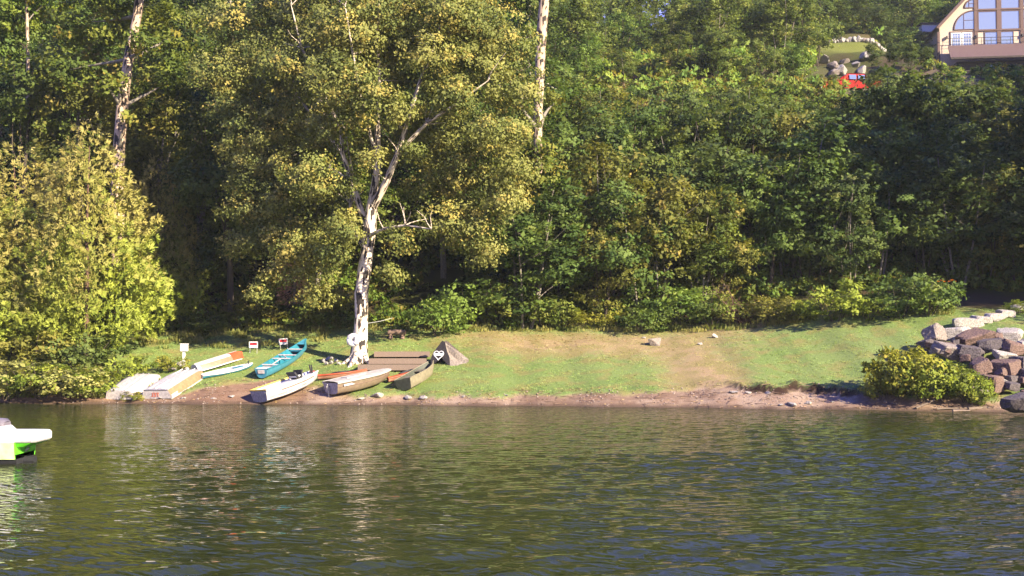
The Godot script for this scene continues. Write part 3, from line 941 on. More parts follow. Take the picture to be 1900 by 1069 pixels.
func shrubs() -> void:
	var list := [
		[812, 622, 2.1, "leaf_bright", 1.1, "bright green bush behind the heart boulder"],
		[868, 606, 2.5, "leaf_bright", 1.1, "tall bright green bush behind the heart boulder's pale slope"],
		[925, 600, 2.0, "leaf_mid", 1.1, "fresh green bush at the wood edge beside the tall bright bush"],
		[1010, 606, 1.5, "leaf_mid", 1.2, "low green bush at the wood edge above the bare lawn patch"],
		[1085, 608, 1.0, "leaf_gold", 1.4, "low yellowish plant clump at the wood edge behind the lawn"],
		[1135, 606, 0.9, "leaf_gold", 1.4, "small yellow weed clump beside the bluish bush"],
		[1192, 618, 1.5, "leaf_cool", 1.2, "round bluish green bush behind the small lawn boulder"],
		[1262, 604, 1.8, "leaf_bright", 1.1, "green bush with light leaves beside the bluish bush"],
		[1320, 606, 1.6, "leaf_mid", 1.1, "fresh green bush beside the dead brown branches"],
		[1432, 600, 1.6, "leaf_olive", 1.3, "olive bush just past the dead brown branches"],
		[1478, 596, 1.6, "leaf_lime", 1.3, "yellow green sunlit bush above the grass bank"],
		[1552, 596, 1.5, "leaf_lime", 1.3, "wide yellow green bush beside the dark round bush"],
		[1612, 594, 1.1, "leaf_lime", 1.2, "low lime green weeds at the foot of the dark round bush"],
		[1672, 590, 1.5, "leaf_cool", 1.3, "dark round bush at the lawn corner below the shaded trunks"],
		[1722, 586, 1.6, "leaf_cool", 1.1, "dark bush beside the orange lilies"],
		[1890, 582, 0.8, "leaf_lime", 1.1, "small yellow green plant behind the end of the rock row"],
		[440, 612, 1.3, "leaf_mid", 1.2, "green bush in tall weeds behind the overturned boats"],
		[485, 604, 1.9, "leaf_olive", 1.2, "olive bush behind the first warning sign"],
		[588, 606, 1.7, "leaf_mid", 1.2, "fresh green bush behind the canoe"],
		[615, 600, 2.2, "leaf_olive", 1.2, "olive bush just behind the birch trunk"],
		[385, 622, 1.4, "leaf_dark", 1.2, "dark bush behind the white post box"],
		[20, 742, 1.9, "leaf_sage", 1.5, "pale green shore bush under the cedars at the water"],
		[78, 738, 1.9, "leaf_lime", 1.4, "yellow green shore bush beside the pale shore bush"],
		[128, 738, 1.7, "leaf_sage", 1.5, "greyish green shore bush below the cedar"],
		[172, 735, 1.4, "leaf_lime", 1.3, "leafy yellow shore bush beside the far overturned boat"],
		[60, 700, 2.3, "leaf_olive", 1.3, "olive bush in the gap under the cedars"],
		[150, 695, 2.0, "leaf_dark", 1.3, "dark green bush at the foot of the tall cedar"],
		[235, 706, 1.3, "leaf_lime", 1.2, "bright yellow bush behind the far overturned boat"],
		[318, 690, 0.9, "leaf_gold", 1.3, "dry yellowish weeds behind the lettered overturned boat"],
		[247, 745, 0.6, "leaf_gold", 1.2, "small yellow weed tuft between the two overturned boats"],
		[1640, 742, 1.1, "leaf_gold", 1.2, "yellow leaved bush at the water beside the rock wall"],
		[1672, 735, 2.5, "leaf_gold", 0.9, "tall golden and green bush leaning on the rock wall"],
		[1712, 742, 2.0, "leaf_lime", 1.0, "green bush in the middle of the rock wall clump"],
		[1752, 742, 1.9, "leaf_mid", 1.0, "fresh green bush at the foot of the stacked rocks"],
		[1795, 748, 1.5, "leaf_lime", 0.95, "grassy green bush beside the driftwood log"],
		[1705, 700, 1.2, "leaf_gold", 1.1, "yellow bush at the top of the rock wall clump"],
		[1822, 752, 0.8, "leaf_mid", 1.0, "small leafy plant below the big shaded boulder"],
	]
	for e in list:
		var p := ground(e[0], e[1])
		grow("shrub%d" % (rng.randi() % 3), p, e[2] * (rnd(0.85, 1.45) if e[0] > 780 and e[0] < 1760 and e[1] < 625 else 1.0), M[e[3]], "bush", e[5], "", e[4], null, "bush")
	# the dead branches at the edge of the wood
	var foot := ground(1385, 604)
	var o := thing("dead_bush", "tangle of dead brown branches at the wood edge", "bush", foot)
	for k in 26:
		var s := Shape.new()
		var e := Vector3(rnd(-1.9, 0.7), rnd(0.5, 2.2), rnd(-0.6, 0.8))
		var q := bend(Vector3(rnd(-0.4, 0.4), 0, 0), e, 5, 0.1)
		s.tube(q, taper(q, 0.035, 0.008), 5, 0, 0, false)
		for m in 4:
			var i := 2 + rng.randi() % 4
			var tw := bend(q[i], q[i] + Vector3(rnd(-0.6, 0.6), rnd(-0.2, 0.5), rnd(-0.4, 0.4)), 3, 0.1)
			s.tube(tw, taper(tw, 0.015, 0.004), 4, 0, 0, false)
		put("branch", s.mesh(), M.bark_brown, o)
	# two orange day lilies
	for e in [[1746, 580, "orange lily on a tall stem nearer the dark bush"], [1766, 580, "orange lily on a tall stem nearer the shaded path"]]:
		var lily := thing("lily", e[2], "flower", ground(e[0], e[1]), 0.0, "orange lilies")
		var st := Shape.new()
		st.tube([Vector3.ZERO, Vector3(0.03, 0.7, 0), Vector3(0.05, 1.45, 0)], [0.02, 0.016, 0.012], 6)
		put("stem", st.mesh(), M.stalk, lily)
		var lf := Shape.new()
		for k in 40:
			var a := rnd(0, TAU)
			var dir := Vector3(cos(a) * 0.8, 0.8, sin(a) * 0.8).normalized()
			lf.leaf(Vector3(0.02, rnd(0.0, 1.0), 0), dir, dir.cross(Vector3(-sin(a), 0, cos(a))).normalized(), rnd(0.25, 0.45), 0.07, Color(0.12, 0.17, 0.03))
		put("foliage", lf.mesh(), M.leaf_plain, lily)
		for k in 3:
			var fl := Shape.new()
			var ctr := Vector3(0.05 + (k - 1) * 0.12, 1.45 + 0.06 * (k % 2), (k - 1) * 0.05)
			for m in 7:
				var a := TAU * m / 7.0
				var dir := Vector3(cos(a), 0.5, sin(a)).normalized()
				fl.leaf(ctr, dir, Vector3(-cos(a) * 0.5, 1, -sin(a) * 0.5).normalized(), 0.11, 0.07, Color.WHITE)
			put("blossom", fl.mesh(), M.lily, lily)
	# a small dead conifer
	var dp := ground(545, 604)
	var dead := thing("dead_conifer", "small dead reddish brown conifer between the birch and the dark wood", "tree", dp)
	var tr := Shape.new()
	tr.tube([Vector3.ZERO, Vector3(0.03, 2.5, 0), Vector3(0.0, 5.2, 0)], [0.09, 0.07, 0.02], 8, 0.05)
	put("trunk", tr.mesh(), M.bark_pale, dead)
	var nd := Shape.new()
	for k in 1500:
		var f := rng.randf()
		var a := rnd(0, TAU)
		var r := 0.95 * (1.0 - 0.5 * f) * sqrt(rng.randf())
		var dir := Vector3(cos(a), rnd(-0.7, 0.1), sin(a)).normalized()
		var nn := dir.cross(unit()).normalized()
		var b := rnd(0.7, 1.3)
		nd.leaf(Vector3(cos(a) * r, 1.1 + f * 2.2, sin(a) * r), dir, nn, 0.22, 0.06, Color(0.36 * b, 0.20 * b, 0.13 * b))
	put("needles", nd.mesh(), M.leaf_plain, dead)

# ------------------------------------------------------------------ rocks

func rock_mesh(size: Vector3, seed_: int, planes := 17, block := false) -> ArrayMesh:
	var r := RandomNumberGenerator.new()
	r.seed = seed_ * 7919 + 13
	var ns := []
	for k in planes:
		var z := r.randf_range(-1, 1)
		var a := r.randf_range(0, TAU)
		var q := sqrt(1.0 - z * z)
		ns.append([Vector3(q * cos(a), z, q * sin(a)), r.randf_range(0.42, 0.82)])
	if block:
		for ax in [Vector3.RIGHT, Vector3.LEFT, Vector3.UP, Vector3.DOWN, Vector3.BACK, Vector3.FORWARD]:
			ns.append([(ax + Vector3(r.randf_range(-0.28, 0.28), r.randf_range(-0.22, 0.22), r.randf_range(-0.28, 0.28))).normalized(), r.randf_range(0.56, 0.68)])
		for k in planes: ns[k][1] = r.randf_range(0.68, 1.0)
	var s := Shape.new()
	var rows := []
	for i in 19:
		var th := PI * i / 18.0
		var row := []
		for j in 28:
			var ph := TAU * j / 28.0
			var u := Vector3(sin(th) * cos(ph), cos(th), sin(th) * sin(ph))
			var m := 1.05
			for p in ns:
				var k: float = u.dot(p[0])
				if k > 0.05: m = minf(m, p[1] / k)
			m *= 1.0 + 0.06 * bumps.get_noise_3d(u.x * 60.0 + seed_ * 31.0, u.y * 60.0, u.z * 60.0)
			row.append(u * m * size * 0.5)
		rows.append(row)
	s.grid(rows, true, true, true)
	return s.mesh()

func rock(called: String, label: String, px: float, py: float, size: Vector3, m: Material, seed_: int, turn := 0.0, group := "", sink := 0.3, parent: Node3D = null, block := false) -> Node3D:
	var p := ground(px, py)
	p.y += size.y * (0.5 - sink)
	var o := put(called, rock_mesh(size, seed_, 9 if block else 17, block), m, parent)
	if parent == null:
		tag(o, label, "rock", group)
		o.position = p
	else:
		o.position = p - parent.position
	o.rotation.y = turn
	return o

func rocks() -> void:
	# the boulder with the painted heart: a split face that looks towards the water
	var foot := ground(822, 676)
	var b := thing("heart_boulder", "pointed boulder with a white heart painted on its dark face", "boulder", foot)
	var s := Shape.new()
	var front := [Vector3(-0.52, -0.15, 0.32), Vector3(-0.57, 0.25, 0.25), Vector3(-0.45, 0.55, 0.15), Vector3(-0.22, 0.85, 0.02), Vector3(-0.06, 1.08, -0.06), Vector3(0.08, 1.0, -0.05), Vector3(0.18, 0.62, 0.06), Vector3(0.32, 0.3, 0.14), Vector3(0.36, -0.15, 0.26)]
	var fn := Vector3(-0.2, 0.3, 0.93).normalized()
	for j in front.size(): front[j].z = 0.2 - (fn.x * front[j].x + fn.y * front[j].y) / fn.z
	var back := [Vector3(-0.5, -0.15, -0.5), Vector3(-0.5, 0.25, -0.5), Vector3(-0.3, 0.55, -0.5), Vector3(-0.1, 0.8, -0.45), Vector3(0.1, 1.02, -0.3), Vector3(0.2, 0.95, -0.3), Vector3(0.75, 0.48, -0.35), Vector3(1.15, 0.22, -0.3), Vector3(1.3, -0.15, -0.35)]
	var rows := []
	for k in 5:
		var row := []
		for j in front.size():
			var q: Vector3 = front[j].lerp(back[j], k / 4.0)
			if k > 0: q += Vector3(1, 1, 1) * bumps.get_noise_3d(q.x * 130.0, q.y * 130.0, q.z * 130.0) * 0.34
			row.append(q)
		rows.append(row)
	s.grid(rows, false, false, true)
	for j in back.size() - 1: s.tri(Vector3(0.2, 0.3, -0.55), rows[4][j], rows[4][j + 1])
	put("stone", s.mesh(), M.rock, b)
	var face := Shape.new()
	var mid := Vector3(-0.1, 0.35, 0.2 - (fn.x * -0.1 + fn.y * 0.35) / fn.z + 0.006)
	for j in front.size() - 1: face.tri(mid, front[j] + Vector3(0, 0, 0.006), front[j + 1] + Vector3(0, 0, 0.006))
	put("painted_face", face.mesh(), M.dark_paint, b)
	# heart outline and band, laid on the face
	var heart := Shape.new()
	var hp := []
	for i in 41:
		var a := TAU * i / 40.0
		var hx := 16.0 * pow(sin(a), 3.0)
		var hy := 13.0 * cos(a) - 5.0 * cos(2.0 * a) - 2.0 * cos(3.0 * a) - cos(4.0 * a)
		hp.append(Vector3(hx / 17.0 * 0.245, hy / 17.0 * 0.255, 0))
	for i in 40:
		var p0: Vector3 = hp[i]
		var p1: Vector3 = hp[i + 1]
		heart.tube([p0, p1], [0.025, 0.025], 6, 0, 0, true)
	var hm := put("painted_heart", heart.mesh(), M.white_clean, b)
	var fx := Vector3.UP.cross(fn).normalized()
	hm.transform = Transform3D(Basis(fx, fn.cross(fx), fn * 0.5), Vector3(-0.2, 0.42, 0.2 - (fn.x * -0.2 + fn.y * 0.42) / fn.z) + fn * 0.012)
	var band := Shape.new()
	band.box(Vector3(0, 0.02, 0), Vector3(0.44, 0.115, 0.012))
	var bm := put("painted_band", band.mesh(), M.white_clean, b)
	bm.transform = Transform3D(Basis(fx, fn.cross(fx), fn), hm.position + fn * 0.003)
	b.rotation.y = -0.05
	rock("flat_stone", "low tan stone at the foot of the heart boulder", 858, 670, Vector3(0.55, 0.22, 0.4), M.rock_pale, 5)

	rock("lawn_boulder", "rounded grey boulder alone on the lawn below the bluish bush", 1216, 641, Vector3(0.95, 0.75, 0.7), M.rock, 31, 0.4)
	rock("lawn_stone", "pale stone at the back of the lawn near the dead branches", 1326, 627, Vector3(0.45, 0.35, 0.3), M.rock_pale, 8)
	rock("small_stone", "small pale stone on the lawn between the boulder and the pale stone", 1299, 640, Vector3(0.25, 0.22, 0.2), M.rock_pale, 9)
	rock("small_stone", "small pinkish stone close by the lawn boulder's far side", 1195, 628, Vector3(0.3, 0.16, 0.25), M.rock_pale, 10)
	var k := 40
	for e in [[1468, 752, 0.62, 0.2, "white wet stone at the water's edge"], [1500, 751, 0.32, 0.18, "smaller white stone beside the wet stone at the water"], [1448, 753, 0.34, 0.12, "flat white stone end of the water's edge trio"], [1363, 730, 0.5, 0.16, "flat pale slab on the beach below the grass bank"], [1390, 731, 0.4, 0.14, "small pale slab on the beach beside the flat slab"],
			[1425, 731, 0.35, 0.14, "small flat stone under the grass bank"], [700, 737, 0.75, 0.3, "blocky pale stone at the grass edge below the tan boat"], [757, 740, 0.6, 0.22, "smooth pale stone in the shore row below the olive boat"], [785, 741, 0.55, 0.2, "rounded pale stone at the end of the shore row"], [672, 741, 0.4, 0.14, "low stone at the start of the shore row"],
			[298, 741, 0.35, 0.14, "pale stone under the lettered boat's transom"], [340, 741, 0.3, 0.14, "little white stone on the soil before the lettered boat"], [430, 737, 0.4, 0.12, "flat stone on the brown soil before the rowboat"], [395, 741, 0.3, 0.1, "thin stone at the water on the brown soil"],
			[860, 737, 0.3, 0.12, "small stone on the beach below the heart boulder lawn"], [940, 735, 0.25, 0.1, "small stone in the middle of the beach"], [1545, 747, 0.25, 0.1, "small stone on the wet sand near the golden bush"]]:
		rock("shore_stone", e[4], e[0], e[1], Vector3(e[2], e[3], e[2] * 0.7), M.rock_pale, k, k * 1.3, "stones along the shore", 0.25)
		k += 1
	for e in [[600, 674, 0.3], [608, 670, 0.28], [615, 676, 0.3], [622, 672, 0.28], [606, 678, 0.26], [628, 678, 0.26], [614, 668, 0.24]]:
		rock("heap_stone", "fist-sized pale stone in the heap beside the birch roots", e[0], e[1], Vector3(e[2], e[2] * 0.8, e[2]), M.rock_pale, k, k, "stones heaped by the birch", 0.1)
		k += 1
	for e in [[335, 684, 0.5], [322, 690, 0.4], [346, 690, 0.36], [310, 682, 0.35]]:
		rock("bank_stone", "tan stone in the weeds behind the lettered overturned boat", e[0], e[1], Vector3(e[2], e[2] * 0.8, e[2]), M.rock_pale, k, k, "stones behind the overturned boats", 0.1)
		k += 1

	# the dry stone wall on the shore
	var wall := thing("rock_wall", "stacked wall of large angular rocks at the water", "rock wall", ground(1800, 700))
	# px, py of the rock's middle, width, height, depth in metres, distance, material, turn
	for e in [[1733, 622, 1.15, 1.1, 1.0, 46.3, "rock", 0.3], [1768, 620, 1.5, 0.75, 1.0, 46.8, "rock_pale", 0.1], [1806, 628, 1.7, 0.85, 1.1, 45.8, "rock_red", -0.2], [1845, 628, 1.0, 0.8, 0.9, 46.0, "rock_red", 0.5], [1875, 622, 1.2, 0.7, 0.9, 46.4, "rock_pale", 0.0],
			[1762, 652, 1.3, 0.85, 0.9, 44.9, "rock", 0.6], [1800, 655, 1.2, 0.9, 1.0, 44.6, "rock_dark", 0.2], [1840, 640, 1.3, 0.75, 0.9, 44.9, "rock_dark", -0.3], [1880, 648, 1.2, 0.8, 0.9, 44.6, "rock_red", 0.2], [1866, 660, 1.25, 0.45, 0.8, 43.9, "rock_pale", 0.1],
			[1820, 682, 1.3, 0.9, 1.0, 43.5, "rock_red", 0.9], [1862, 684, 1.3, 0.95, 1.0, 43.2, "rock_red", -0.4], [1898, 676, 1.0, 1.0, 1.0, 43.4, "rock_dark", 0.1], [1842, 712, 1.2, 0.9, 0.9, 42.3, "rock_red", 0.3], [1800, 712, 1.1, 0.9, 0.9, 42.6, "rock_dark", 0.7],
			[1770, 700, 1.1, 0.9, 0.9, 43.4, "rock_dark", 0.4], [1740, 690, 1.0, 0.8, 0.9, 44.0, "rock", 0.2], [1722, 640, 0.7, 0.7, 0.8, 46.0, "rock_dark", 0.8], [1915, 640, 1.3, 0.9, 1.0, 45.2, "rock", 0.4], [1925, 700, 1.3, 1.1, 1.0, 42.6, "rock_dark", 0.2]]:
		var o := put("rock", rock_mesh(Vector3(e[2], e[3], e[4]) * Vector3(1.3, 1.05, 1.2), k, 9, true), M[e[6]], wall)
		o.position = at(e[0], e[1], e[5]) - wall.position
		o.rotation = Vector3(rnd(-0.4, 0.4), e[7] + rnd(-0.5, 0.5), rnd(-0.35, 0.35))
		k += 1
	for n in 44:
		var px := rnd(1722, 2010)
		var f := rng.randf()
		var o := put("rock", rock_mesh(Vector3(rnd(0.4, 0.95), rnd(0.25, 0.5), rnd(0.4, 0.8)), k + n, 9, true), M[["rock", "rock_pale", "rock_red", "rock_red", "rock_dark"][n % 5]], wall)
		o.position = at(px, lerpf(628, 735, f) + rnd(-6, 6), lerpf(45.9, 41.7, f) + rnd(-0.4, 0.1)) - wall.position
		o.rotation = Vector3(rnd(-0.35, 0.35), rnd(0, 6), rnd(-0.35, 0.35))
	k += 44
	# a row of pale rocks that leads on up beside the path
	for e in [[1792, 606, 1.2, 0.5], [1822, 600, 1.0, 0.45], [1846, 594, 1.0, 0.42], [1868, 588, 0.8, 0.4], [1889, 580, 0.8, 0.5]]:
		rock("path_rock", "pale rock number in the row edging the earth path".replace("number ", ["nearest the stacked wall ", "second from the stacked wall ", "at the middle ", "second from the far end ", "at the shaded far end "][k % 5]), e[0], e[1], Vector3(e[2] * 1.45, e[3] * 1.3, 0.9), M.rock_pale, k, rnd(-0.2, 0.2), "rocks edging the earth path", 0.25, null, true)
		k += 1
	rock("water_boulder", "big smooth dark boulder standing in the shaded water", 1905, 770, Vector3(1.8, 1.35, 1.4), M.rock_dark, 77, 0.2, "", 0.12)
	# pale rocks on the hillside above the truck and the wall of the upper lawn
	for e in [[1530, 118, 1.8, 1.6], [1548, 128, 1.4, 1.2], [1606, 112, 2.4, 1.8], [1588, 124, 1.6, 1.2], [1566, 118, 1.2, 1.0], [1562, 138, 1.6, 1.1], [1600, 134, 1.4, 1.0], [1545, 142, 1.5, 1.0], [1620, 104, 0.9, 1.2]]:
		rock("slope_boulder", "pale boulder on the slope above the red truck", e[0], e[1], Vector3(e[2], e[3], e[2] * 0.8), M.rock_pale if k % 3 else M.rock, k, k, "boulders above the red truck", 0.3)
		k += 1
	var up := thing("lawn_wall", "low pale dry stone wall along the upper lawn", "stone wall", on(47.0, 137.0))
	for n in 40:
		var f := n / 39.0
		var px := lerpf(1522, 1735, f)
		var p := under(px, 134.5 + 0.4 * sin(f * 9.0))
		var sz := Vector3(rnd(0.5, 0.9), rnd(0.6, 1.0), rnd(0.5, 0.7))
		var o := put("stone", rock_mesh(sz, 200 + n % 7, 9), M.rock_pale if n % 4 else M.rock, up)
		o.position = p + Vector3(0, sz.y * 0.35, 0) - up.position
		o.rotation.y = rnd(0, 6)

# ------------------------------------------------------------------ boats

# stations: [along 0..1, half beam, sheer height, keel height, half chine width, chine height above keel]
func hull_rows(l: float, st: Array, inset: float) -> Array:
	var rows := []
	for i in 17:
		var f := i / 16.0
		var p := []
		for k in 5:
			var t := []
			for q in st: t.append([q[0], q[k + 1]])
			p.append(smooth_table(t, f))
		var b: float = maxf(p[0] - inset, 0.004)
		var c: float = minf(maxf(p[3] - inset, 0.003), b)
		var k: float = p[2] + inset
		var h: float = p[1]
		var ch: float = p[4]
		var x := lerpf(inset, l - inset, f)
		var half := [Vector3(x, h, b), Vector3(x, lerpf(k + ch, h, 0.5), lerpf(c, b, 0.62)), Vector3(x, k + ch, c), Vector3(x, k + ch * 0.3, c * 0.72), Vector3(x, k, 0)]
		var row := half.duplicate()
		for j in [3, 2, 1, 0]: row.append(half[j] * Vector3(1, 1, -1))
		rows.append(row)
	return rows

func smooth_table(t: Array, x: float) -> float:
	for i in range(1, t.size()):
		if x <= t[i][0]:
			var a: float = t[maxi(i - 2, 0)][1]
			var b: float = t[i - 1][1]
			var c: float = t[i][1]
			var d: float = t[mini(i + 1, t.size() - 1)][1]
			var f: float = (x - t[i - 1][0]) / (t[i][0] - t[i - 1][0])
			var w := cubic_interpolate(b, c, a, d, f)
			return clampf(w, minf(b, c) - 0.03, maxf(b, c) + 0.03)
	return t[-1][1]

func hull(o: Node3D, l: float, st: Array, skin: Material, rim: Material, inner: Material, transom: Material, rim_r := 0.03, open := true) -> Array:
	var rows := hull_rows(l, st, 0.0)
	var s := Shape.new()
	s.grid(rows)
	put("hull", s.mesh(), skin, o)
	var edges := [[], []]
	for r in rows:
		edges[0].append(r[0])
		edges[1].append(r[8])
	for e in edges:
		var g := Shape.new()
		var rr := []
		for p in e: rr.append(rim_r)
		g.tube(e, rr, 6)
		put("gunwale", g.mesh(), rim, o)
	var t := Shape.new()
	for j in 8: t.tri(Vector3(0, rows[0][0].y * 0.6, 0), rows[0][j], rows[0][j + 1])
	t.tri(Vector3(0, rows[0][0].y * 0.6, 0), rows[0][8], rows[0][0])
	put("transom", t.mesh(), transom, o)
	if open:
		var ins := hull_rows(l, st, 0.025)
		var q := Shape.new()
		q.grid(ins, false, true)
		for j in 8: q.tri(Vector3(0.025, ins[0][0].y * 0.6, 0), ins[0][j + 1], ins[0][j])
		put("inner_skin", q.mesh(), inner, o)
	return rows

func lay(o: Node3D, a: Vector3, b: Vector3, flip := 0.0, roll := 0.0, lift := 0.0) -> void:
	var x := (b - a).normalized()
	var mid := (a + b) * 0.5
	var up := Vector3(land(mid.x - 0.5, -mid.z) - land(mid.x + 0.5, -mid.z), 1.0, 0.0).normalized()
	up = (up - x * up.dot(x)).normalized()
	var z := x.cross(up)
	var bs := Basis(x, up, z)
	o.transform = Transform3D(bs * Basis(Vector3.RIGHT, roll), a + up * lift)
	if flip > 0.0:
		o.transform = Transform3D(bs * Basis(Vector3.RIGHT, PI + roll), a + up * (flip + lift))

func deck(rows: Array, drop: float, from := 0, to := 16, arch := 0.0) -> Shape:
	var s := Shape.new()
	var g := []
	for i in range(from, to + 1):
		var a: Vector3 = rows[i][0] - Vector3(0, drop, 0)
		var b: Vector3 = rows[i][8] - Vector3(0, drop, 0)
		var row := []
		for j in 7:
			var f := j / 6.0
			row.append(a.lerp(b, f) + Vector3(0, arch * (1.0 - pow(2.0 * f - 1.0, 2.0)), 0))
		g.append(row)
	s.grid(g, false, true)
	return s

func bar(o: Node3D, called: String, m: Material, a: Vector3, b: Vector3, r: float, sides := 6) -> MeshInstance3D:
	var s := Shape.new()
	s.tube([a, b], [r, r], sides)
	return put(called, s.mesh(), m, o)

func slab(o: Node3D, called: String, m: Material, ctr: Vector3, size: Vector3, bs := Basis.IDENTITY) -> MeshInstance3D:
	var s := Shape.new()
	s.box(ctr, size, bs)
	return put(called, s.mesh(), m, o)

func letters(o: Node3D, called: String, text: String, m: Material, size: float, where: Transform3D) -> void:
	var f := SystemFont.new()
	f.font_names = PackedStringArray(["Droid Sans"])
	f.font_weight = 700
	var t := TextMesh.new()
	t.text = text
	t.font = f
	t.font_size = 32
	t.pixel_size = size / 32.0
	t.depth = 0.008
	var n := put(called, t, m, o)
	n.transform = where

func boats() -> void:
	# the two overturned boats at the weedy end of the shore
	var a := ground(232, 744)
	var b := ground(300, 696)
	var dir := (b - a).normalized()
	var jon := [[0.0, 0.62, 0.42, 0.02, 0.52, 0.03], [0.5, 0.66, 0.42, 0.0, 0.55, 0.03], [0.8, 0.6, 0.45, 0.05, 0.48, 0.04], [1.0, 0.48, 0.48, 0.24, 0.4, 0.05]]
	var o := thing("overturned_boat", "overturned white rowboat nearest the cedar with weeds against it", "rowboat", a)
	hull(o, 3.1, jon, M.white_worn, M.white_clean, M.white_worn, M.white_worn)
	for z in [-0.25, 0.0, 0.25]: bar(o, "keel_strip", M.metal, Vector3(0.02, 0.018, z), Vector3(2.4, 0.0, z), 0.02)
	lay(o, ground(222, 744), ground(222, 744) + dir * 3.1, 0.46, 0.0, 0.0)
	a = ground(291, 741)
	b = ground(366, 694)
	dir = (b - a).normalized()
	o = thing("overturned_boat", "overturned white and tan flat boat with letters on its transom", "rowboat", a)
	jon = [[0.0, 0.68, 0.44, 0.02, 0.56, 0.06], [0.5, 0.72, 0.44, 0.0, 0.58, 0.06], [0.82, 0.66, 0.46, 0.03, 0.54, 0.06], [1.0, 0.58, 0.5, 0.14, 0.46, 0.06]]
	var rows := hull(o, 3.2, jon, M.tan, M.cream, M.white_worn, M.white_worn, 0.035)
	var bottom := Shape.new()
	var g := []
	for i in 17:
		var row := []
		for j in range(2, 7): row.append(rows[i][j] - Vector3(0, 0.012, 0))
		g.append(row)
	bottom.grid(g)
	put("bottom_panel", bottom.mesh(), M.white_worn, o)
	for z in [-0.3, 0.0, 0.3]: bar(o, "keel_strip", M.white_clean, Vector3(0.02, 0.03 if z != 0.0 else 0.0, z), Vector3(2.9, 0.02, z), 0.022)
	bar(o, "transom_rim", M.metal, Vector3(-0.01, 0.05, -0.56), Vector3(-0.01, 0.05, 0.56), 0.02)
	slab(o, "corner_patch", M.white_clean, Vector3(0.25, 0.34, -0.70), Vector3(0.5, 0.13, 0.03))
	letters(o, "lettering", "TEL", M.letter, 0.24, Transform3D(Basis(Vector3.BACK, PI) * Basis(Vector3.UP, -PI / 2), Vector3(-0.012, 0.27, 0.05)))
	lay(o, a, a + dir * 3.2, 0.46)
	# the white canoe with the red end behind them
	a = ground(362, 692)
	b = ground(437, 668)
	dir = (b - a).normalized()
	o = thing("overturned_canoe", "overturned white canoe with a red end behind the flat boats", "canoe", a)
	var can := [[0.0, 0.28, 0.36, 0.02, 0.18, 0.08], [0.25, 0.42, 0.36, 0.0, 0.3, 0.1], [0.6, 0.44, 0.36, 0.0, 0.32, 0.1], [0.85, 0.26, 0.4, 0.02, 0.14, 0.1], [1.0, 0.03, 0.46, 0.1, 0.02, 0.06]]
	rows = hull(o, 2.8, can, M.white, M.white_clean, M.grey, M.white_worn)
	var end := Shape.new()
	g = []
	for i in range(11, 17):
		var row := []
		for j in 9: row.append(rows[i][j] + Vector3(0.004, -0.006 if j in [3, 4, 5] else 0.0, 0.006 * signf(rows[i][j].z)))
		g.append(row)
	end.grid(g)
	put("red_end", end.mesh(), M.orange, o)
	var side := Shape.new()
	g = []
	for i in range(1, 12):
		g.append([rows[i][6] + Vector3(0, 0, -0.007), rows[i][7] + Vector3(0, 0, -0.007), rows[i][8] + Vector3(0, 0, -0.007)])
	side.grid(g)
	put("side_panel", side.mesh(), M.orange_pale, o)
	bar(o, "keel_strip", M.grey, Vector3(0.05, 0.0, 0), Vector3(2.5, 0.0, 0), 0.014)
	lay(o, a, a + dir * 2.8, 0.4)
	# the white board with the blue edge
	a = ground(374, 704)
	b = ground(466, 684)
	dir = (b - a).normalized()
	o = thing("paddle_board", "white paddle board with a turquoise edge lying on the grass", "paddle board", a)
	var brd := [[0.0, 0.16, 0.16, 0.0, 0.1, 0.04], [0.3, 0.36, 0.14, 0.0, 0.3, 0.04], [0.65, 0.36, 0.14, 0.0, 0.3, 0.04], [0.9, 0.2, 0.18, 0.03, 0.14, 0.04], [1.0, 0.03, 0.22, 0.1, 0.02, 0.03]]
	rows = hull(o, 2.6, brd, M.teal, M.white_clean, M.white, M.white, 0.025, false)
	put("deck", deck(rows, 0.0, 0, 16, 0.03).mesh(), M.white_clean, o)
	slab(o, "deck_pad", M.teal, Vector3(1.9, 0.185, 0), Vector3(0.7, 0.015, 0.3))
	bar(o, "handle", M.black, Vector3(2.4, 0.2, 0), Vector3(2.4, 0.36, 0), 0.03)
	lay(o, a, a + dir * 2.6, 0.0, 0.12, 0.02)
	# the teal canoe
	a = ground(486, 706)
	b = ground(569, 654)
	dir = (b - a).normalized()
	o = thing("canoe", "open teal canoe with pale thwarts on the grass below the signs", "canoe", a)
	can = [[0.0, 0.3, 0.46, 0.04, 0.2, 0.1], [0.12, 0.38, 0.42, 0.01, 0.28, 0.1], [0.5, 0.47, 0.38, 0.0, 0.36, 0.1], [0.82, 0.32, 0.46, 0.01, 0.2, 0.12], [1.0, 0.03, 0.64, 0.12, 0.02, 0.1]]
	var cl := (b - a).length()
	rows = hull(o, cl, can, M.teal, M.teal_deep, M.teal_deep, M.teal, 0.03)
	put("stern_deck", deck(rows, -0.01, 0, 1, 0.0).mesh(), M.white_clean, o)
	put("bow_deck", deck(rows, -0.01, 14, 16, 0.0).mesh(), M.teal, o)
	for f in [3, 7, 9, 12]:
		bar(o, "thwart", M.white_worn, rows[f][0], rows[f][8], 0.035)
	for f in [2, 12]:
		var c0: Vector3 = (rows[f][0] + rows[f][8]) * 0.5
		slab(o, "seat", M.white_worn if f == 2 else M.teal, c0 + Vector3(0.2, -0.1, 0), Vector3(0.36, 0.03, absf(rows[f][0].z) * 1.8))
	bar(o, "brace", M.white_worn, rows[3][0].lerp(rows[3][8], 0.4), rows[7][0].lerp(rows[7][8], 0.55), 0.028)
	bar(o, "brace", M.white_worn, rows[7][0].lerp(rows[7][8], 0.2), rows[9][0].lerp(rows[9][8], 0.75), 0.028)
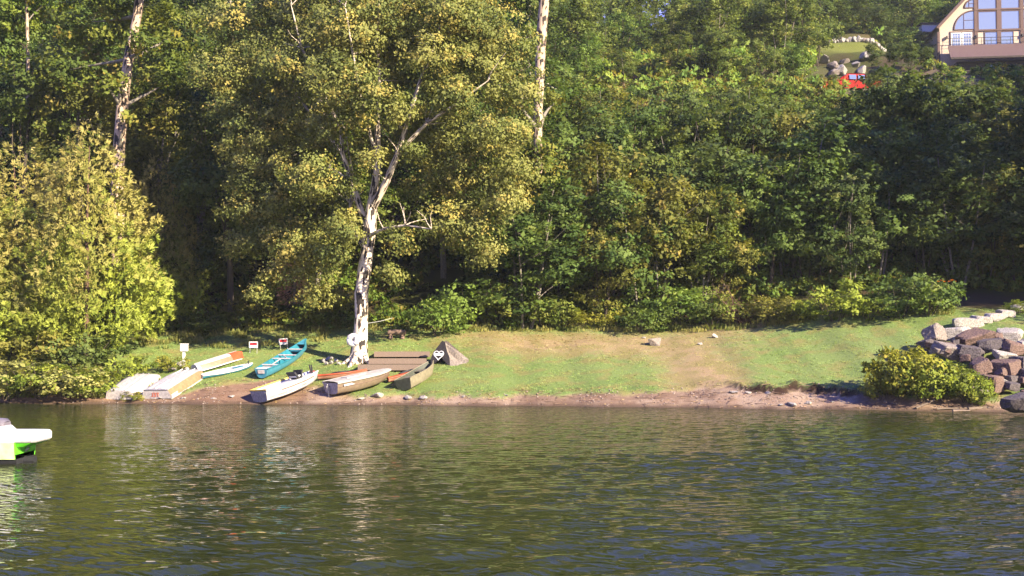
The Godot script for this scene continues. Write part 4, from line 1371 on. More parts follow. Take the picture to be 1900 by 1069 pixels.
	slab(o, "stern_plate", M.white_worn, Vector3(-0.015, 0.34, 0), Vector3(0.03, 0.16, 0.3))
	slab(o, "bow_plate", M.white_clean, Vector3(cl - 0.02, 0.45, -0.04), Vector3(0.08, 0.2, 0.03))
	lay(o, a, b, 0.0, 0.03, 0.02)
	# the white rowboat with the lettered side
	a = ground(484, 749)
	b = ground(588, 713)
	dir = (b - a).normalized()
	o = thing("rowboat", "white decked rowboat with red side stripe and grey transom at the water", "rowboat", a)
	var rb := [[0.0, 0.60, 0.50, 0.02, 0.5, 0.07], [0.35, 0.68, 0.49, 0.0, 0.57, 0.08], [0.7, 0.62, 0.50, 0.02, 0.46, 0.12], [0.9, 0.46, 0.52, 0.08, 0.28, 0.14], [1.0, 0.28, 0.54, 0.2, 0.14, 0.1]]
	cl = (b - a).length()
	rows = hull(o, cl, rb, M.white, M.white_clean, M.white, M.grey, 0.035)
	put("deck", deck(rows, 0.07, 0, 16, 0.05).mesh(), M.white_clean, o)
	var yl := Shape.new()
	var pts := []
	for i in range(0, 12): pts.append(rows[i][8] + Vector3(0, 0.02, 0.0))
	var rr := []
	for p in pts: rr.append(0.045)
	yl.tube(pts, rr, 6)
	put("yellow_rail", yl.mesh(), M.yellow, o)
	bar(o, "stern_rail", M.yellow, rows[0][0] + Vector3(0.03, 0.02, 0), rows[0][8] + Vector3(0.03, 0.02, 0), 0.04)
	var stripe := Shape.new()
	g = []
	for i in range(4, 15):
		var lo: Vector3 = rows[i][1].lerp(rows[i][0], 0.15) + Vector3(0, 0, 0.012)
		var hi: Vector3 = rows[i][1].lerp(rows[i][0], 0.42) + Vector3(0, 0, 0.012)
		g.append([lo, hi])
	stripe.grid(g, false, true)
	put("red_stripe", stripe.mesh(), M.red_faded, o)
	var chine := Shape.new()
	pts = []
	rr = []
	for i in 15:
		pts.append(rows[i][2] + Vector3(0, 0.02, 0.01))
		rr.append(0.022)
	chine.tube(pts, rr, 6)
	put("chine_strip", chine.mesh(), M.white_worn, o)
	for e in [[1, 0.28], [3, 0.22], [4, 0.26], [6, 0.2], [10, 0.3]]:
		var i: int = e[0]
		var base: Vector3 = rows[i][2].lerp(rows[i][1], 0.55)
		var up: Vector3 = (rows[i][0] - rows[i][1]).normalized()
		var along: Vector3 = (rows[i + 1][1] - rows[i][1]).normalized()
		var bs := Basis(along, up, along.cross(up).normalized())
		for m in 4:
			slab(o, "faded_mark", M.grey, base + along * (m * e[1] * 0.25) + Vector3(0, 0, 0.012), Vector3(e[1] * 0.17, 0.075, 0.01), bs)
	for e in [[2.0, 0.5], [2.26, -0.4]]:
		var sx: float = cl * 0.62 + (e[0] - 2.0)
		slab(o, "seat_back", M.black, Vector3(sx, 0.66, 0.02), Vector3(0.07, 0.34, 0.62), Basis(Vector3.BACK, e[1]))
	slab(o, "seat_pad", M.white_clean, Vector3(cl * 0.62 + 0.12, 0.6, 0.02), Vector3(0.3, 0.06, 0.5))
	bar(o, "bow_post", M.black, Vector3(cl * 0.97, 0.45, -0.1), Vector3(cl * 0.97, 0.86, -0.1), 0.035)
	bar(o, "bow_post", M.black, Vector3(cl * 0.93, 0.5, 0.14), Vector3(cl * 0.95, 0.86, 0.14), 0.03)
	slab(o, "bow_fitting", M.red_dark, Vector3(cl * 0.985, 0.42, -0.08), Vector3(0.18, 0.3, 0.2))
	slab(o, "transom_patch", M.white_worn, Vector3(-0.012, 0.42, 0.42), Vector3(0.02, 0.05, 0.2))
	slab(o, "transom_patch", M.white_worn, Vector3(-0.012, 0.42, -0.42), Vector3(0.02, 0.07, 0.18))
	lay(o, a, b, 0.0, -0.05, 0.03)
	# orange kayaks
	var ky := [[0.0, 0.05, 0.22, 0.08, 0.03, 0.06], [0.25, 0.3, 0.2, 0.0, 0.22, 0.07], [0.6, 0.32, 0.2, 0.0, 0.22, 0.07], [1.0, 0.03, 0.24, 0.1, 0.02, 0.06]]
	for e in [[590, 708, 668, 700, "orange kayak lying behind the tan sailing dinghy"], [722, 713, 792, 690, "orange kayak lying between the tan dinghy and the olive boat"]]:
		a = ground(e[0], e[1])
		b = ground(e[2], e[3])
		o = thing("kayak", e[4], "kayak", a, 0.0, "orange kayaks")
		cl = maxf((b - a).length(), 2.2)
		rows = hull(o, cl, ky, M.orange_pale, M.orange, M.grey, M.orange, 0.03, false)
		put("deck", deck(rows, 0.0, 0, 16, 0.07).mesh(), M.orange, o)
		var cock := Shape.new()
		var ring := []
		var rs := []
		for i in 17:
			var an := TAU * i / 16.0
			ring.append(Vector3(cl * 0.48 + cos(an) * 0.42, 0.28, sin(an) * 0.2))
			rs.append(0.025)
		cock.tube(ring, rs, 5)
		put("cockpit_rim", cock.mesh(), M.black, o)
		lay(o, a, a + (b - a).normalized() * cl, 0.0, -0.15, 0.02)
	# the sailing dinghy with its cream deck
	a = ground(616, 737)
	b = ground(722, 711)
	o = thing("sailing_dinghy", "tan sailing dinghy with a flat cream deck and a rudder at its stern", "dinghy", a)
	cl = (b - a).length()
	var dg := [[0.0, 0.60, 0.54, 0.05, 0.5, 0.1], [0.35, 0.72, 0.53, 0.0, 0.56, 0.1], [0.7, 0.64, 0.52, 0.02, 0.44, 0.12], [0.9, 0.44, 0.53, 0.1, 0.26, 0.16], [1.0, 0.24, 0.54, 0.26, 0.12, 0.1]]
	rows = hull(o, cl, dg, M.drab, M.cream, M.cream, M.grey, 0.05, false)
	put("deck", deck(rows, -0.03, 0, 16, 0.04).mesh(), M.cream, o)
	var rub := Shape.new()
	pts = []
	rr = []
	for i in 16:
		pts.append(rows[i][1] + Vector3(0, 0.02, 0.008))
		rr.append(0.016)
	rub.tube(pts, rr, 6)
	put("side_strake", rub.mesh(), M.old_wood, o)
	slab(o, "name_plate", M.white_clean, rows[3][1].lerp(rows[3][0], 0.35) + Vector3(0, 0, 0.012), Vector3(0.55, 0.07, 0.02))
	bar(o, "rudder_post", M.metal, Vector3(-0.08, -0.1, -0.1), Vector3(-0.08, 0.5, -0.1), 0.03)
	slab(o, "rudder_head", M.metal, Vector3(-0.08, 0.32, -0.1), Vector3(0.12, 0.2, 0.05))
	slab(o, "cockpit_cover", M.cream, Vector3(cl * 0.4, 0.615, 0), Vector3(0.9, 0.03, 0.5))
	lay(o, a, b, 0.0, 0.0, 0.05)
	# the small olive boat
	a = ground(752, 727)
	b = ground(798, 700)
	o = thing("flat_boat", "small open olive boat leaning on the grass below the heart boulder", "rowboat", a)
	jon = [[0.0, 0.40, 0.50, 0.02, 0.32, 0.05], [0.5, 0.46, 0.48, 0.0, 0.34, 0.06], [0.8, 0.36, 0.52, 0.04, 0.24, 0.08], [1.0, 0.14, 0.58, 0.22, 0.08, 0.08]]
	cl = maxf((b - a).length(), 2.6)
	rows = hull(o, cl, jon, M.olive_pale, M.olive_pale, M.olive_dark, M.olive_dark, 0.022)
	for f in [5, 11]:
		var c1: Vector3 = (rows[f][0] + rows[f][8]) * 0.5
		slab(o, "seat", M.olive_pale, c1 - Vector3(0, 0.1, 0), Vector3(0.28, 0.03, absf(rows[f][0].z) * 1.9))
	lay(o, a, a + (b - a).normalized() * cl, 0.0, -0.1, 0.05)

func water_scooter() -> void:
	# its stern looks along the shore; the bow lies outside the picture
	var d := 25.2
	var stern := at(46, 857, d)
	stern.y = 0.0
	var o := thing("water_scooter", "white and lime green personal watercraft afloat at the side of the view", "watercraft", stern)
	o.rotation.y = PI
	var l := 3.0
	# local x runs from stern to bow
	var low := [[0.0, 0.5, 0.22, -0.16, 0.42, 0.1], [0.4, 0.56, 0.24, -0.2, 0.46, 0.12], [0.75, 0.46, 0.3, -0.16, 0.32, 0.14], [1.0, 0.06, 0.42, 0.12, 0.03, 0.1]]
	var rows := hull(o, l, low, M.black, M.black, M.black, M.black, 0.02, false)
	var mid := [[0.0, 0.58, 0.50, 0.08, 0.52, 0.04], [0.4, 0.62, 0.52, 0.1, 0.57, 0.04], [0.75, 0.52, 0.56, 0.26, 0.46, 0.04], [1.0, 0.08, 0.62, 0.38, 0.06, 0.04]]
	var g := []
	var m2 := hull_rows(l, mid, 0.0)
	var s := Shape.new()
	for side in [0, 8]:
		g = []
		var w := 1 if side == 0 else 7
		var w2 := 2 if side == 0 else 6
		for i in 17: g.append([m2[i][side], m2[i][w], m2[i][w2]])
		s.grid(g, false, side == 8)
	put("side_panel", s.mesh(), M.white_lime, o)
	var back := Shape.new()
	back.quad(m2[0][0], m2[0][8], m2[0][6], m2[0][2])
	put("stern_panel", back.mesh(), M.lime, o)
	put("deck", deck(m2, 0.0, 0, 16, 0.1).mesh(), M.white_clean, o)
	# swim platform behind the stern
	var pf := Shape.new()
	var ring := []
	for e in [[-0.0, 0.55], [-0.36, 0.5], [-0.44, 0.4], [-0.44, -0.4], [-0.36, -0.5], [0.0, -0.55], [0.5, -0.56], [0.5, 0.56]]: ring.append(e)
	var prof := []
	for lev in [[0.49, 0.93], [0.53, 1.0], [0.67, 1.0], [0.715, 0.92]]:
		var row := []
		for e in ring: row.append(Vector3(e[0] * lev[1], lev[0], e[1] * lev[1]))
		prof.append(row)
	pf.grid(prof, true, false, true)
	for j in 8: pf.tri(Vector3(0.1, 0.715, 0), prof[3][(j + 1) % 8], prof[3][j])
	for j in 8: pf.tri(Vector3(0.1, 0.49, 0), prof[0][j], prof[0][(j + 1) % 8])
	put("swim_platform", pf.mesh(), M.white_clean, o)
	var under_ := Shape.new()
	for j in 8:
		var p0: Vector3 = prof[0][j]
		var p1: Vector3 = prof[0][(j + 1) % 8]
		under_.quad(p0 + Vector3(0, -0.01, 0), p1 + Vector3(0, -0.01, 0), p1 * Vector3(0.75, 1, 0.9) + Vector3(0.12, -0.1, 0), p0 * Vector3(0.75, 1, 0.9) + Vector3(0.12, -0.1, 0))
	put("platform_underside", under_.mesh(), M.lime, o)
	# raised body and saddle
	var body := Shape.new()
	g = []
	for e in [[0.28, 0.34, 0.62, 0.72], [0.4, 0.36, 0.62, 0.84], [0.9, 0.36, 0.62, 0.9], [1.5, 0.34, 0.62, 0.94], [2.0, 0.3, 0.64, 1.0], [2.6, 0.16, 0.66, 0.8], [2.85, 0.04, 0.66, 0.7]]:
		g.append([Vector3(e[0], e[2], e[1]), Vector3(e[0], lerpf(e[2], e[3], 0.7), e[1] * 0.85), Vector3(e[0], e[3], e[1] * 0.5), Vector3(e[0], e[3], -e[1] * 0.5), Vector3(e[0], lerpf(e[2], e[3], 0.7), -e[1] * 0.85), Vector3(e[0], e[2], -e[1])])
	body.grid(g)
	body.quad(g[0][0], g[0][2], g[0][3], g[0][5])
	put("body", body.mesh(), M.white_clean, o)
	var seat := Shape.new()
	g = []
	for e in [[0.42, 0.2, 0.83, 0.92], [0.5, 0.24, 0.86, 0.99], [1.0, 0.24, 0.88, 1.02], [1.2, 0.22, 0.9, 0.98], [1.7, 0.18, 0.92, 0.98]]:
		g.append([Vector3(e[0], e[2], e[1]), Vector3(e[0], e[3], e[1] * 0.8), Vector3(e[0], e[3] + 0.015, 0), Vector3(e[0], e[3], -e[1] * 0.8), Vector3(e[0], e[2], -e[1])])
	seat.grid(g)
	seat.quad(g[0][0], g[0][1], g[0][3], g[0][4])
	put("saddle", seat.mesh(), M.seat, o)
	bar(o, "handlebar", M.black, Vector3(1.95, 1.12, -0.35), Vector3(1.95, 1.12, 0.35), 0.025)
	bar(o, "steering_post", M.black, Vector3(2.05, 0.95, 0), Vector3(1.95, 1.12, 0), 0.05)
	bar(o, "jet_nozzle", M.black, Vector3(0.02, 0.05, 0), Vector3(-0.24, 0.05, 0), 0.1, 10)
	slab(o, "ride_plate", M.black, Vector3(-0.1, -0.01, 0), Vector3(0.3, 0.03, 0.4))
	bar(o, "tow_hook", M.metal, Vector3(0.0, 0.26, 0), Vector3(-0.08, 0.34, 0), 0.035)
	bar(o, "waterline_trim", M.grey, Vector3(0.05, 0.505, 0.6), Vector3(1.6, 0.53, 0.64), 0.012)

# ------------------------------------------------------------------ shore furniture

func furniture() -> void:
	var p := ground(341, 680)
	var o := thing("post_box", "white box on a white post behind the overturned boats", "box on post", p)
	slab(o, "post", M.white_clean, Vector3(0, 0.35, 0), Vector3(0.11, 0.75, 0.11))
	slab(o, "box", M.white_clean, Vector3(0.01, 0.86, 0), Vector3(0.3, 0.32, 0.25))
	slab(o, "lid", M.white_clean, Vector3(0.01, 1.035, 0), Vector3(0.34, 0.03, 0.3))
	for e in [[470, 656, 0.0, "white and red warning sign standing alone behind the paddle board"], [527, 650, 0.12, "slightly tilted white and red warning sign beside the canoe"]]:
		p = ground(e[0], e[1])
		o = thing("warning_sign", e[3], "sign", p, 0.0, "red and white signs on the grass")
		slab(o, "board", M.white_clean, Vector3(0, 0.42, 0), Vector3(0.42, 0.3, 0.02))
		slab(o, "red_panel", M.sign_red, Vector3(0, 0.455, 0.012), Vector3(0.34, 0.13, 0.008))
		slab(o, "dark_panel", M.sign_dark, Vector3(0.06, 0.475, 0.0165), Vector3(0.2, 0.06, 0.006))
		for sx in [-0.17, 0.17]: bar(o, "wire_leg", M.metal, Vector3(sx, -0.1, -0.015), Vector3(sx, 0.45, -0.015), 0.012)
		o.rotation.z = e[2] * 0.8
	# timber steps between the birch and the heart boulder
	o = thing("timber_steps", "three broad timber steps between the birch and the heart boulder", "steps", ground(745, 680))
	for e in [[664, 692, 786, 689], [684, 680, 792, 677], [694, 667, 798, 664]]:
		var a := ground(e[0], e[1])
		var b := ground(e[2], e[3])
		a.y = maxf(maxf(a.y, b.y), ground((e[0] + e[2]) * 0.5, e[1]).y) + 0.06
		b.y = a.y
		b.z = a.z + (b.z - a.z) * 0.3
		var mid := (a + b) * 0.5 - o.position
		var s := Shape.new()
		s.box(mid + Vector3(0, 0.11, 0), Vector3((b - a).length(), 0.25, 0.12), Basis(Vector3.UP, atan2(a.z - b.z, b.x - a.x)))
		put("riser_plank", s.mesh(), M.plank, o)
		var t := Shape.new()
		t.box(mid + Vector3(0, 0.12, -0.5), Vector3((b - a).length() - 0.06, 0.2, 0.86), Basis(Vector3.UP, atan2(a.z - b.z, b.x - a.x)))
		put("tread", t.mesh(), M.tread, o)
	# low seat of logs in the shade behind the steps
	p = ground(736, 628)
	o = thing("log_bench", "low weathered log bench in the shade behind the birch", "bench", p)
	var lg := Shape.new()
	lg.tube([Vector3(-0.45, 0.3, 0.02), Vector3(0, 0.31, 0), Vector3(0.45, 0.29, 0.02)], [0.13, 0.14, 0.12], 10, 0.06)
	put("seat", lg.mesh(), M.old_wood, o)
	for sx in [-0.3, 0.3]:
		var l2 := Shape.new()
		l2.tube([Vector3(sx, -0.05, 0.1), Vector3(sx, 0.2, 0)], [0.11, 0.1], 8, 0.05)
		put("leg", l2.mesh(), M.old_wood, o)
	# white rope from the trunk into the shade
	var ra := at(681, 600, 48.9)
	var rb := at(728, 590, 53.0)
	var rp := []
	var rr := []
	for i in 9:
		var f := i / 8.0
		rp.append(ra.lerp(rb, f) - Vector3(0, 0.03 * sin(f * PI), 0))
		rr.append(0.009)
	var rs := Shape.new()
	rs.tube(rp, rr, 6)
	tag(put("rope", rs.mesh(), M.white_clean), "white rope stretched from the birch trunk into the shade", "rope")
	# driftwood by the rock wall
	for e in [[1738, 762, 1800, 757, 0.045, "drift", "long thin grey driftwood stick under the rock wall bushes"], [1797, 763, 1842, 756, 0.075, "drift", "thick pale driftwood log below the big dark boulder"], [1768, 765, 1800, 762, 0.045, "plank", "reddish driftwood piece between the grey sticks"], [1655, 752, 1700, 756, 0.035, "drift", "thin stick on the sand below the golden bush"], [1700, 760, 1735, 742, 0.045, "drift", "grey stick leaning into the green bush by the wall"]]:
		var a := ground(e[0], e[1])
		var b := ground(e[2], e[3])
		a.y = maxf(a.y, 0.0) + 0.05
		b = at(e[2], e[3], -a.z + 0.12)
		var s := Shape.new()
		var q := bend(a, b, 6, 0.04)
		s.tube(q, taper(q, e[4], e[4] * 0.6), 8, 0.12, e[0])
		tag(put("driftwood", s.mesh(), M[e[5]]), e[6], "driftwood", "driftwood by the rock wall")
	# pale dead branch fallen against the tall white trunk
	var db := thing("fallen_branch", "bleached dead branch lying in the leaves beside the tall white trunk", "branch", at(985, 180, 63.0))
	for e in [[955, 184, 1020, 176], [960, 190, 1005, 178], [985, 180, 1032, 142], [968, 178, 975, 168], [1018, 160, 1040, 168]]:
		var s := Shape.new()
		var q := bend(at(e[0], e[1], 62.5) - db.position, at(e[2], e[3], 63.0) - db.position, 5, 0.05)
		s.tube(q, taper(q, 0.06, 0.02), 6)
		put("limb", s.mesh(), M.drift_white, db)

# ------------------------------------------------------------------ up the hill

func window_at(o: Node3D, ctr: Vector3, w: float, h: float, bars: int, frame: Material, rails := 0) -> void:
	var f := Shape.new()
	var t := 0.09
	f.box(ctr + Vector3(0, h * 0.5 + t * 0.5, 0.03), Vector3(w + t * 2, t, 0.1))
	f.box(ctr + Vector3(0, -h * 0.5 - t * 0.5, 0.03), Vector3(w + t * 2, t, 0.1))
	for sx in [-1, 1]: f.box(ctr + Vector3(sx * (w * 0.5 + t * 0.5), 0, 0.03), Vector3(t, h, 0.1))
	for k in bars: f.box(ctr + Vector3(w * ((k + 1.0) / (bars + 1) - 0.5), 0, 0.03), Vector3(0.06, h, 0.07))
	for k in rails: f.box(ctr + Vector3(0, h * ((k + 1.0) / (rails + 1) - 0.5), 0.03), Vector3(w, 0.05, 0.06))
	var n := put("window", f.mesh(), frame, o)
	slab(n, "pane", M.glass, ctr + Vector3(0, 0, 0.012), Vector3(w - 0.004, h - 0.004, 0.02))

func house() -> void:
	var d := 140.0
	var c := at(1854, 85, d)
	var o := thing("chalet", "cream chalet with a steep gable full of windows on the hill", "house", c, -0.12)
	# local: x across, y up from the upper floor, z towards the lake
	var hw := 7.4
	var eave := 2.8
	var apex := 10.7
	var wall := Shape.new()
	wall.quad(Vector3(-hw, -3.4, 0), Vector3(-hw, eave, 0), Vector3(hw, eave, 0), Vector3(hw, -3.4, 0))
	wall.tri(Vector3(-hw, eave, 0), Vector3(0, apex, 0), Vector3(hw, eave, 0))
	wall.quad(Vector3(-hw, -3.4, -11), Vector3(-hw, eave, -11), Vector3(-hw, eave, 0), Vector3(-hw, -3.4, 0))
	wall.quad(Vector3(hw, -3.4, 0), Vector3(hw, eave, 0), Vector3(hw, eave, -11), Vector3(hw, -3.4, -11))
	wall.quad(Vector3(hw, -3.4, -11), Vector3(hw, eave, -11), Vector3(-hw, eave, -11), Vector3(-hw, -3.4, -11))
	wall.tri(Vector3(hw, eave, -11), Vector3(0, apex, -11), Vector3(-hw, eave, -11))
	put("wall", wall.mesh(), M.stucco, o)
	for sx in [-1.0, 1.0]:
		var slope := Vector3(hw, apex - eave, 0).normalized()
		var len := Vector2(hw, apex - eave).length() + 0.55
		var bs := Basis(Vector3(slope.x * sx, -slope.y, 0), Vector3(slope.y * sx, slope.x, 0), Vector3.BACK * 1.0)
		if sx < 0: bs = Basis(Vector3(-slope.x, -slope.y, 0), Vector3(-slope.y, slope.x, 0), Vector3.BACK)
		slab(o, "roof", M.house_roof, Vector3(0, apex + 0.1, -5.1) + bs.x * (len * 0.5) + bs.y * 0.06, Vector3(len, 0.24, 11.4), bs)
	# fascia boards along the gable
	for sx in [-1.0, 1.0]:
		var a := Vector3(sx * (hw + 0.42), eave - 0.38, 0.62)
		var b := Vector3(0, apex + 0.14, 0.62)
		var q := (b - a).normalized()
		var s := Shape.new()
		s.box((a + b) * 0.5, Vector3((b - a).length(), 0.34, 0.09), Basis(q, Vector3.BACK.cross(q), Vector3.BACK))
		put("fascia_board", s.mesh(), M.house_trim, o)
	# great windows of the gable, a pair of tall posts between them
	for y in [[3.35, 1.95], [5.95, 1.9]]:
		for sx in [-1.0, 1.0]:
			window_at(o, Vector3(sx * 1.42, y[0], 0.01), 2.15, y[1] + 0.35, 0, M.house_trim)
	slab(o, "post", M.house_trim, Vector3(0, 3.6, 0.06), Vector3(0.5, 7.2, 0.14))
	for sx in [-1.0, 1.0]: slab(o, "post", M.house_trim, Vector3(sx * 2.85, 3.6, 0.06), Vector3(0.42, 7.2, 0.14))
	slab(o, "beam", M.house_trim, Vector3(0, 2.05, 0.08), Vector3(6.1, 0.16, 0.16))
	slab(o, "beam", M.house_trim, Vector3(0, 4.78, 0.08), Vector3(6.1, 0.2, 0.16))
	# quarter round windows
	for sx in [-1.0, 1.0]:
		for y0 in [2.25, 5.1]:
			var pane := Shape.new()
			var rim := Shape.new()
			var rad := 2.45 if y0 < 3.0 else 1.1
			var base := Vector3(sx * 3.12, y0, 0.02)
			var path := []
			for i in 11:
				var an := PI * 0.5 * i / 10.0
				path.append(base + Vector3(sx * cos(an) * rad, sin(an) * rad, 0.02))
			for i in 10:
				if sx > 0: pane.tri(base, path[i + 1], path[i])
				else: pane.tri(base, path[i], path[i + 1])
			var rr := []
			for q in path: rr.append(0.1)
			rim.tube(path, rr, 6)
			rim.tube([base, base + Vector3(sx * rad, 0, 0)], [0.09, 0.09], 6)
			rim.tube([base + Vector3(sx * rad * 0.5, 0, 0.02), base + Vector3(sx * rad * 0.5, rad * 0.87, 0.02)], [0.05, 0.05], 6)
			rim.tube([base + Vector3(0, rad * 0.5, 0.02), base + Vector3(sx * rad * 0.5, rad * 0.5, 0.02)], [0.04, 0.04], 6)
			var w := put("arched_window", rim.mesh(), M.house_trim, o)
			put("pane", pane.mesh(), M.glass, w)
	# doors
	for sx in [-1.0, 1.0]:
		var door := Shape.new()
		var ctr := Vector3(sx * 4.65, 0.95, 0.03)
		for k in [-1, 1]: door.box(ctr + Vector3(k * 1.42, 0, 0), Vector3(0.12, 2.0, 0.12))
		door.box(ctr + Vector3(0, 1.02, 0), Vector3(2.96, 0.14, 0.12))
		var n := put("door", door.mesh(), M.house_trim, o)
		for k in [-1, 1]:
			var leaf := Shape.new()
			for q in [-1, 1]: leaf.box(ctr + Vector3(k * 0.68 + q * 0.55, -0.02, 0), Vector3(0.2, 1.9, 0.08))
			leaf.box(ctr + Vector3(k * 0.68, 0.86, 0), Vector3(0.9, 0.14, 0.08))
			leaf.box(ctr + Vector3(k * 0.68, -0.88, 0), Vector3(0.9, 0.2, 0.08))
			for q in [-0.15, 0.15]: leaf.box(ctr + Vector3(k * 0.68 + q, 0.05, 0), Vector3(0.04, 1.6, 0.05))
			for q in [-0.4, 0.1, 0.5]: leaf.box(ctr + Vector3(k * 0.68, q, 0), Vector3(0.9, 0.04, 0.05))
			put("door_leaf", leaf.mesh(), M.white_clean, n)
			slab(n, "pane", M.glass, ctr + Vector3(k * 0.68, 0.02, -0.01), Vector3(0.9, 1.66, 0.02))
	for sx in [-1.0, 1.0]: window_at(o, Vector3(sx * 0.95, 1.0, 0.01), 1.55, 1.6, 0, M.house_trim)
	for x in [-6.55, -2.85, 2.85, 6.55]:
		slab(o, "wall_lamp", M.rail, Vector3(x, 1.25, 0.2), Vector3(0.2, 0.36, 0.24))
	# railing before the doors
	for k in 13: bar(o, "rail_post", M.rail, Vector3(-7.2 + k * 1.2, -0.1, 0.75), Vector3(-7.2 + k * 1.2, 0.95, 0.75), 0.035)
	bar(o, "hand_rail", M.rail, Vector3(-7.2, 0.95, 0.75), Vector3(7.2, 0.95, 0.75), 0.04)
	bar(o, "hand_rail", M.rail, Vector3(-7.2, 0.5, 0.75), Vector3(7.2, 0.5, 0.75), 0.02)
	# the lower roof in front, and the dark storey under it
	var lr := Shape.new()
	var lrp := [Vector3(-6.6, 0.0, 0.9), Vector3(9.5, 0.0, 0.9), Vector3(10.0, -2.9, 6.4), Vector3(-7.8, -2.9, 6.4)]
	lr.quad(lrp[0], lrp[1], lrp[2], lrp[3])
	lr.quad(lrp[3] - Vector3(0, 0.3, 0), lrp[2] - Vector3(0, 0.3, 0), lrp[1] - Vector3(0, 0.3, 0), lrp[0] - Vector3(0, 0.3, 0))
	lr.quad(lrp[3], lrp[2], lrp[2] - Vector3(0, 0.3, 0), lrp[3] - Vector3(0, 0.3, 0))
	lr.quad(lrp[0], lrp[3], lrp[3] - Vector3(0, 0.3, 0), lrp[0] - Vector3(0, 0.3, 0))
	put("lower_roof", lr.mesh(), M.house_roof, o)
	slab(o, "gutter", M.house_dark, Vector3(1.1, -3.02, 6.5), Vector3(17.8, 0.22, 0.14))
	slab(o, "lower_wall", M.house_dark, Vector3(1.1, -5.4, 2.2), Vector3(15.6, 4.4, 6.2))
	window_at(o, Vector3(-2.7, -4.4, 5.32), 0.9, 1.4, 0, M.house_trim)
	for k in 12: slab(o, "siding_board", M.siding, Vector3(1.6 + k * 0.62, -5.3, 5.34), Vector3(0.57, 3.2, 0.06))
	# small terrace wall and steps beside the house
	slab(o, "terrace_wall", M.deck_stone, Vector3(-9.0, -1.35, -1.5), Vector3(2.4, 0.7, 0.5))
	slab(o, "terrace_beam", M.house_trim, Vector3(-9.0, -0.92, -1.45), Vector3(2.8, 0.16, 0.7))
	slab(o, "corner_post", M.house_trim, Vector3(-7.6, -0.6, 0.2), Vector3(0.3, 5.2, 0.3))
	# a pale garden wall seen between trees behind the lawn
	var g := thing("garden_shed", "small white shed wall among the trees beside the chalet", "shed", at(1722, 52, 150.0))
	slab(g, "wall", M.white_clean, Vector3(0, -0.2, 0), Vector3(2.2, 1.0, 1.4))
	slab(g, "roof", M.house_roof, Vector3(0, 0.42, 0), Vector3(2.6, 0.2, 1.8))

func truck() -> void:
	var p := under(1578, 95.0)
	var o := thing("pickup_truck", "red pickup truck half hidden by leaves on the hillside drive", "truck", p)
	# local: x along, nose at the low end
	var outline := [Vector2(-2.65, 0.5), Vector2(-2.7, 0.85), Vector2(-2.55, 1.05), Vector2(-0.95, 1.2), Vector2(-0.35, 1.86), Vector2(1.25, 1.88), Vector2(1.4, 1.25), Vector2(2.7, 1.25), Vector2(2.75, 0.55)]
	var b := Shape.new()
	var rows := []
	for z in [[0.92, 0.92], [0.98, 1.0], [-0.98, 1.0], [-0.92, 0.92]]:
		var row := []
		for q in outline:
			var inset: float = 0.16 * smoothstep(1.2, 1.9, q.y)
			row.append(Vector3(q.x * (0.5 + 0.5 * z[1]), q.y if z[1] == 1.0 else 0.5 + (q.y - 0.5) * 0.97, z[0] - signf(z[0]) * inset))
		rows.append(row)
	b.grid(rows, false, true, true)
	for j in range(1, outline.size() - 1):
		b.tri(rows[0][0], rows[0][j], rows[0][j + 1])
		b.tri(rows[3][0], rows[3][j + 1], rows[3][j])
	put("body", b.mesh(), M.car_red, o)
	for e in [[0.08, 0.62], [0.88, 0.62]]:
		for sz in [-1, 1]:
			slab(o, "side_window", M.glass, Vector3(e[0], 1.52, sz * 0.895), Vector3(e[1], 0.42, 0.03), Basis(Vector3.RIGHT, -sz * 0.23))
	slab(o, "windscreen", M.glass, Vector3(-0.68, 1.55, 0), Vector3(0.03, 0.66, 1.5), Basis(Vector3.BACK, -0.74))
	for x in [-1.7, 1.75]:
		for sz in [-1, 1]:
			var w := Shape.new()
			w.tube([Vector3(x, 0.36, sz * 0.74), Vector3(x, 0.36, sz * 1.0)], [0.38, 0.38], 18)
			var n := put("wheel", w.mesh(), M.tyre, o)
			bar(n, "rim", M.metal, Vector3(x, 0.36, sz * 0.99), Vector3(x, 0.36, sz * 1.02), 0.22, 14)
	slab(o, "bumper", M.metal, Vector3(-2.74, 0.56, 0), Vector3(0.12, 0.2, 1.8))
	for sz in [-0.7, 0.7]:
		slab(o, "headlight", M.white_clean, Vector3(-2.7, 0.86, sz), Vector3(0.06, 0.18, 0.3))
		slab(o, "tail_light", M.red, Vector3(2.745, 0.95, sz * 1.2), Vector3(0.05, 0.3, 0.14))
	slab(o, "mirror", M.car_red, Vector3(-0.5, 1.32, 1.08), Vector3(0.1, 0.18, 0.2))
	o.rotation.y = 0.12

# ------------------------------------------------------------------ all of it

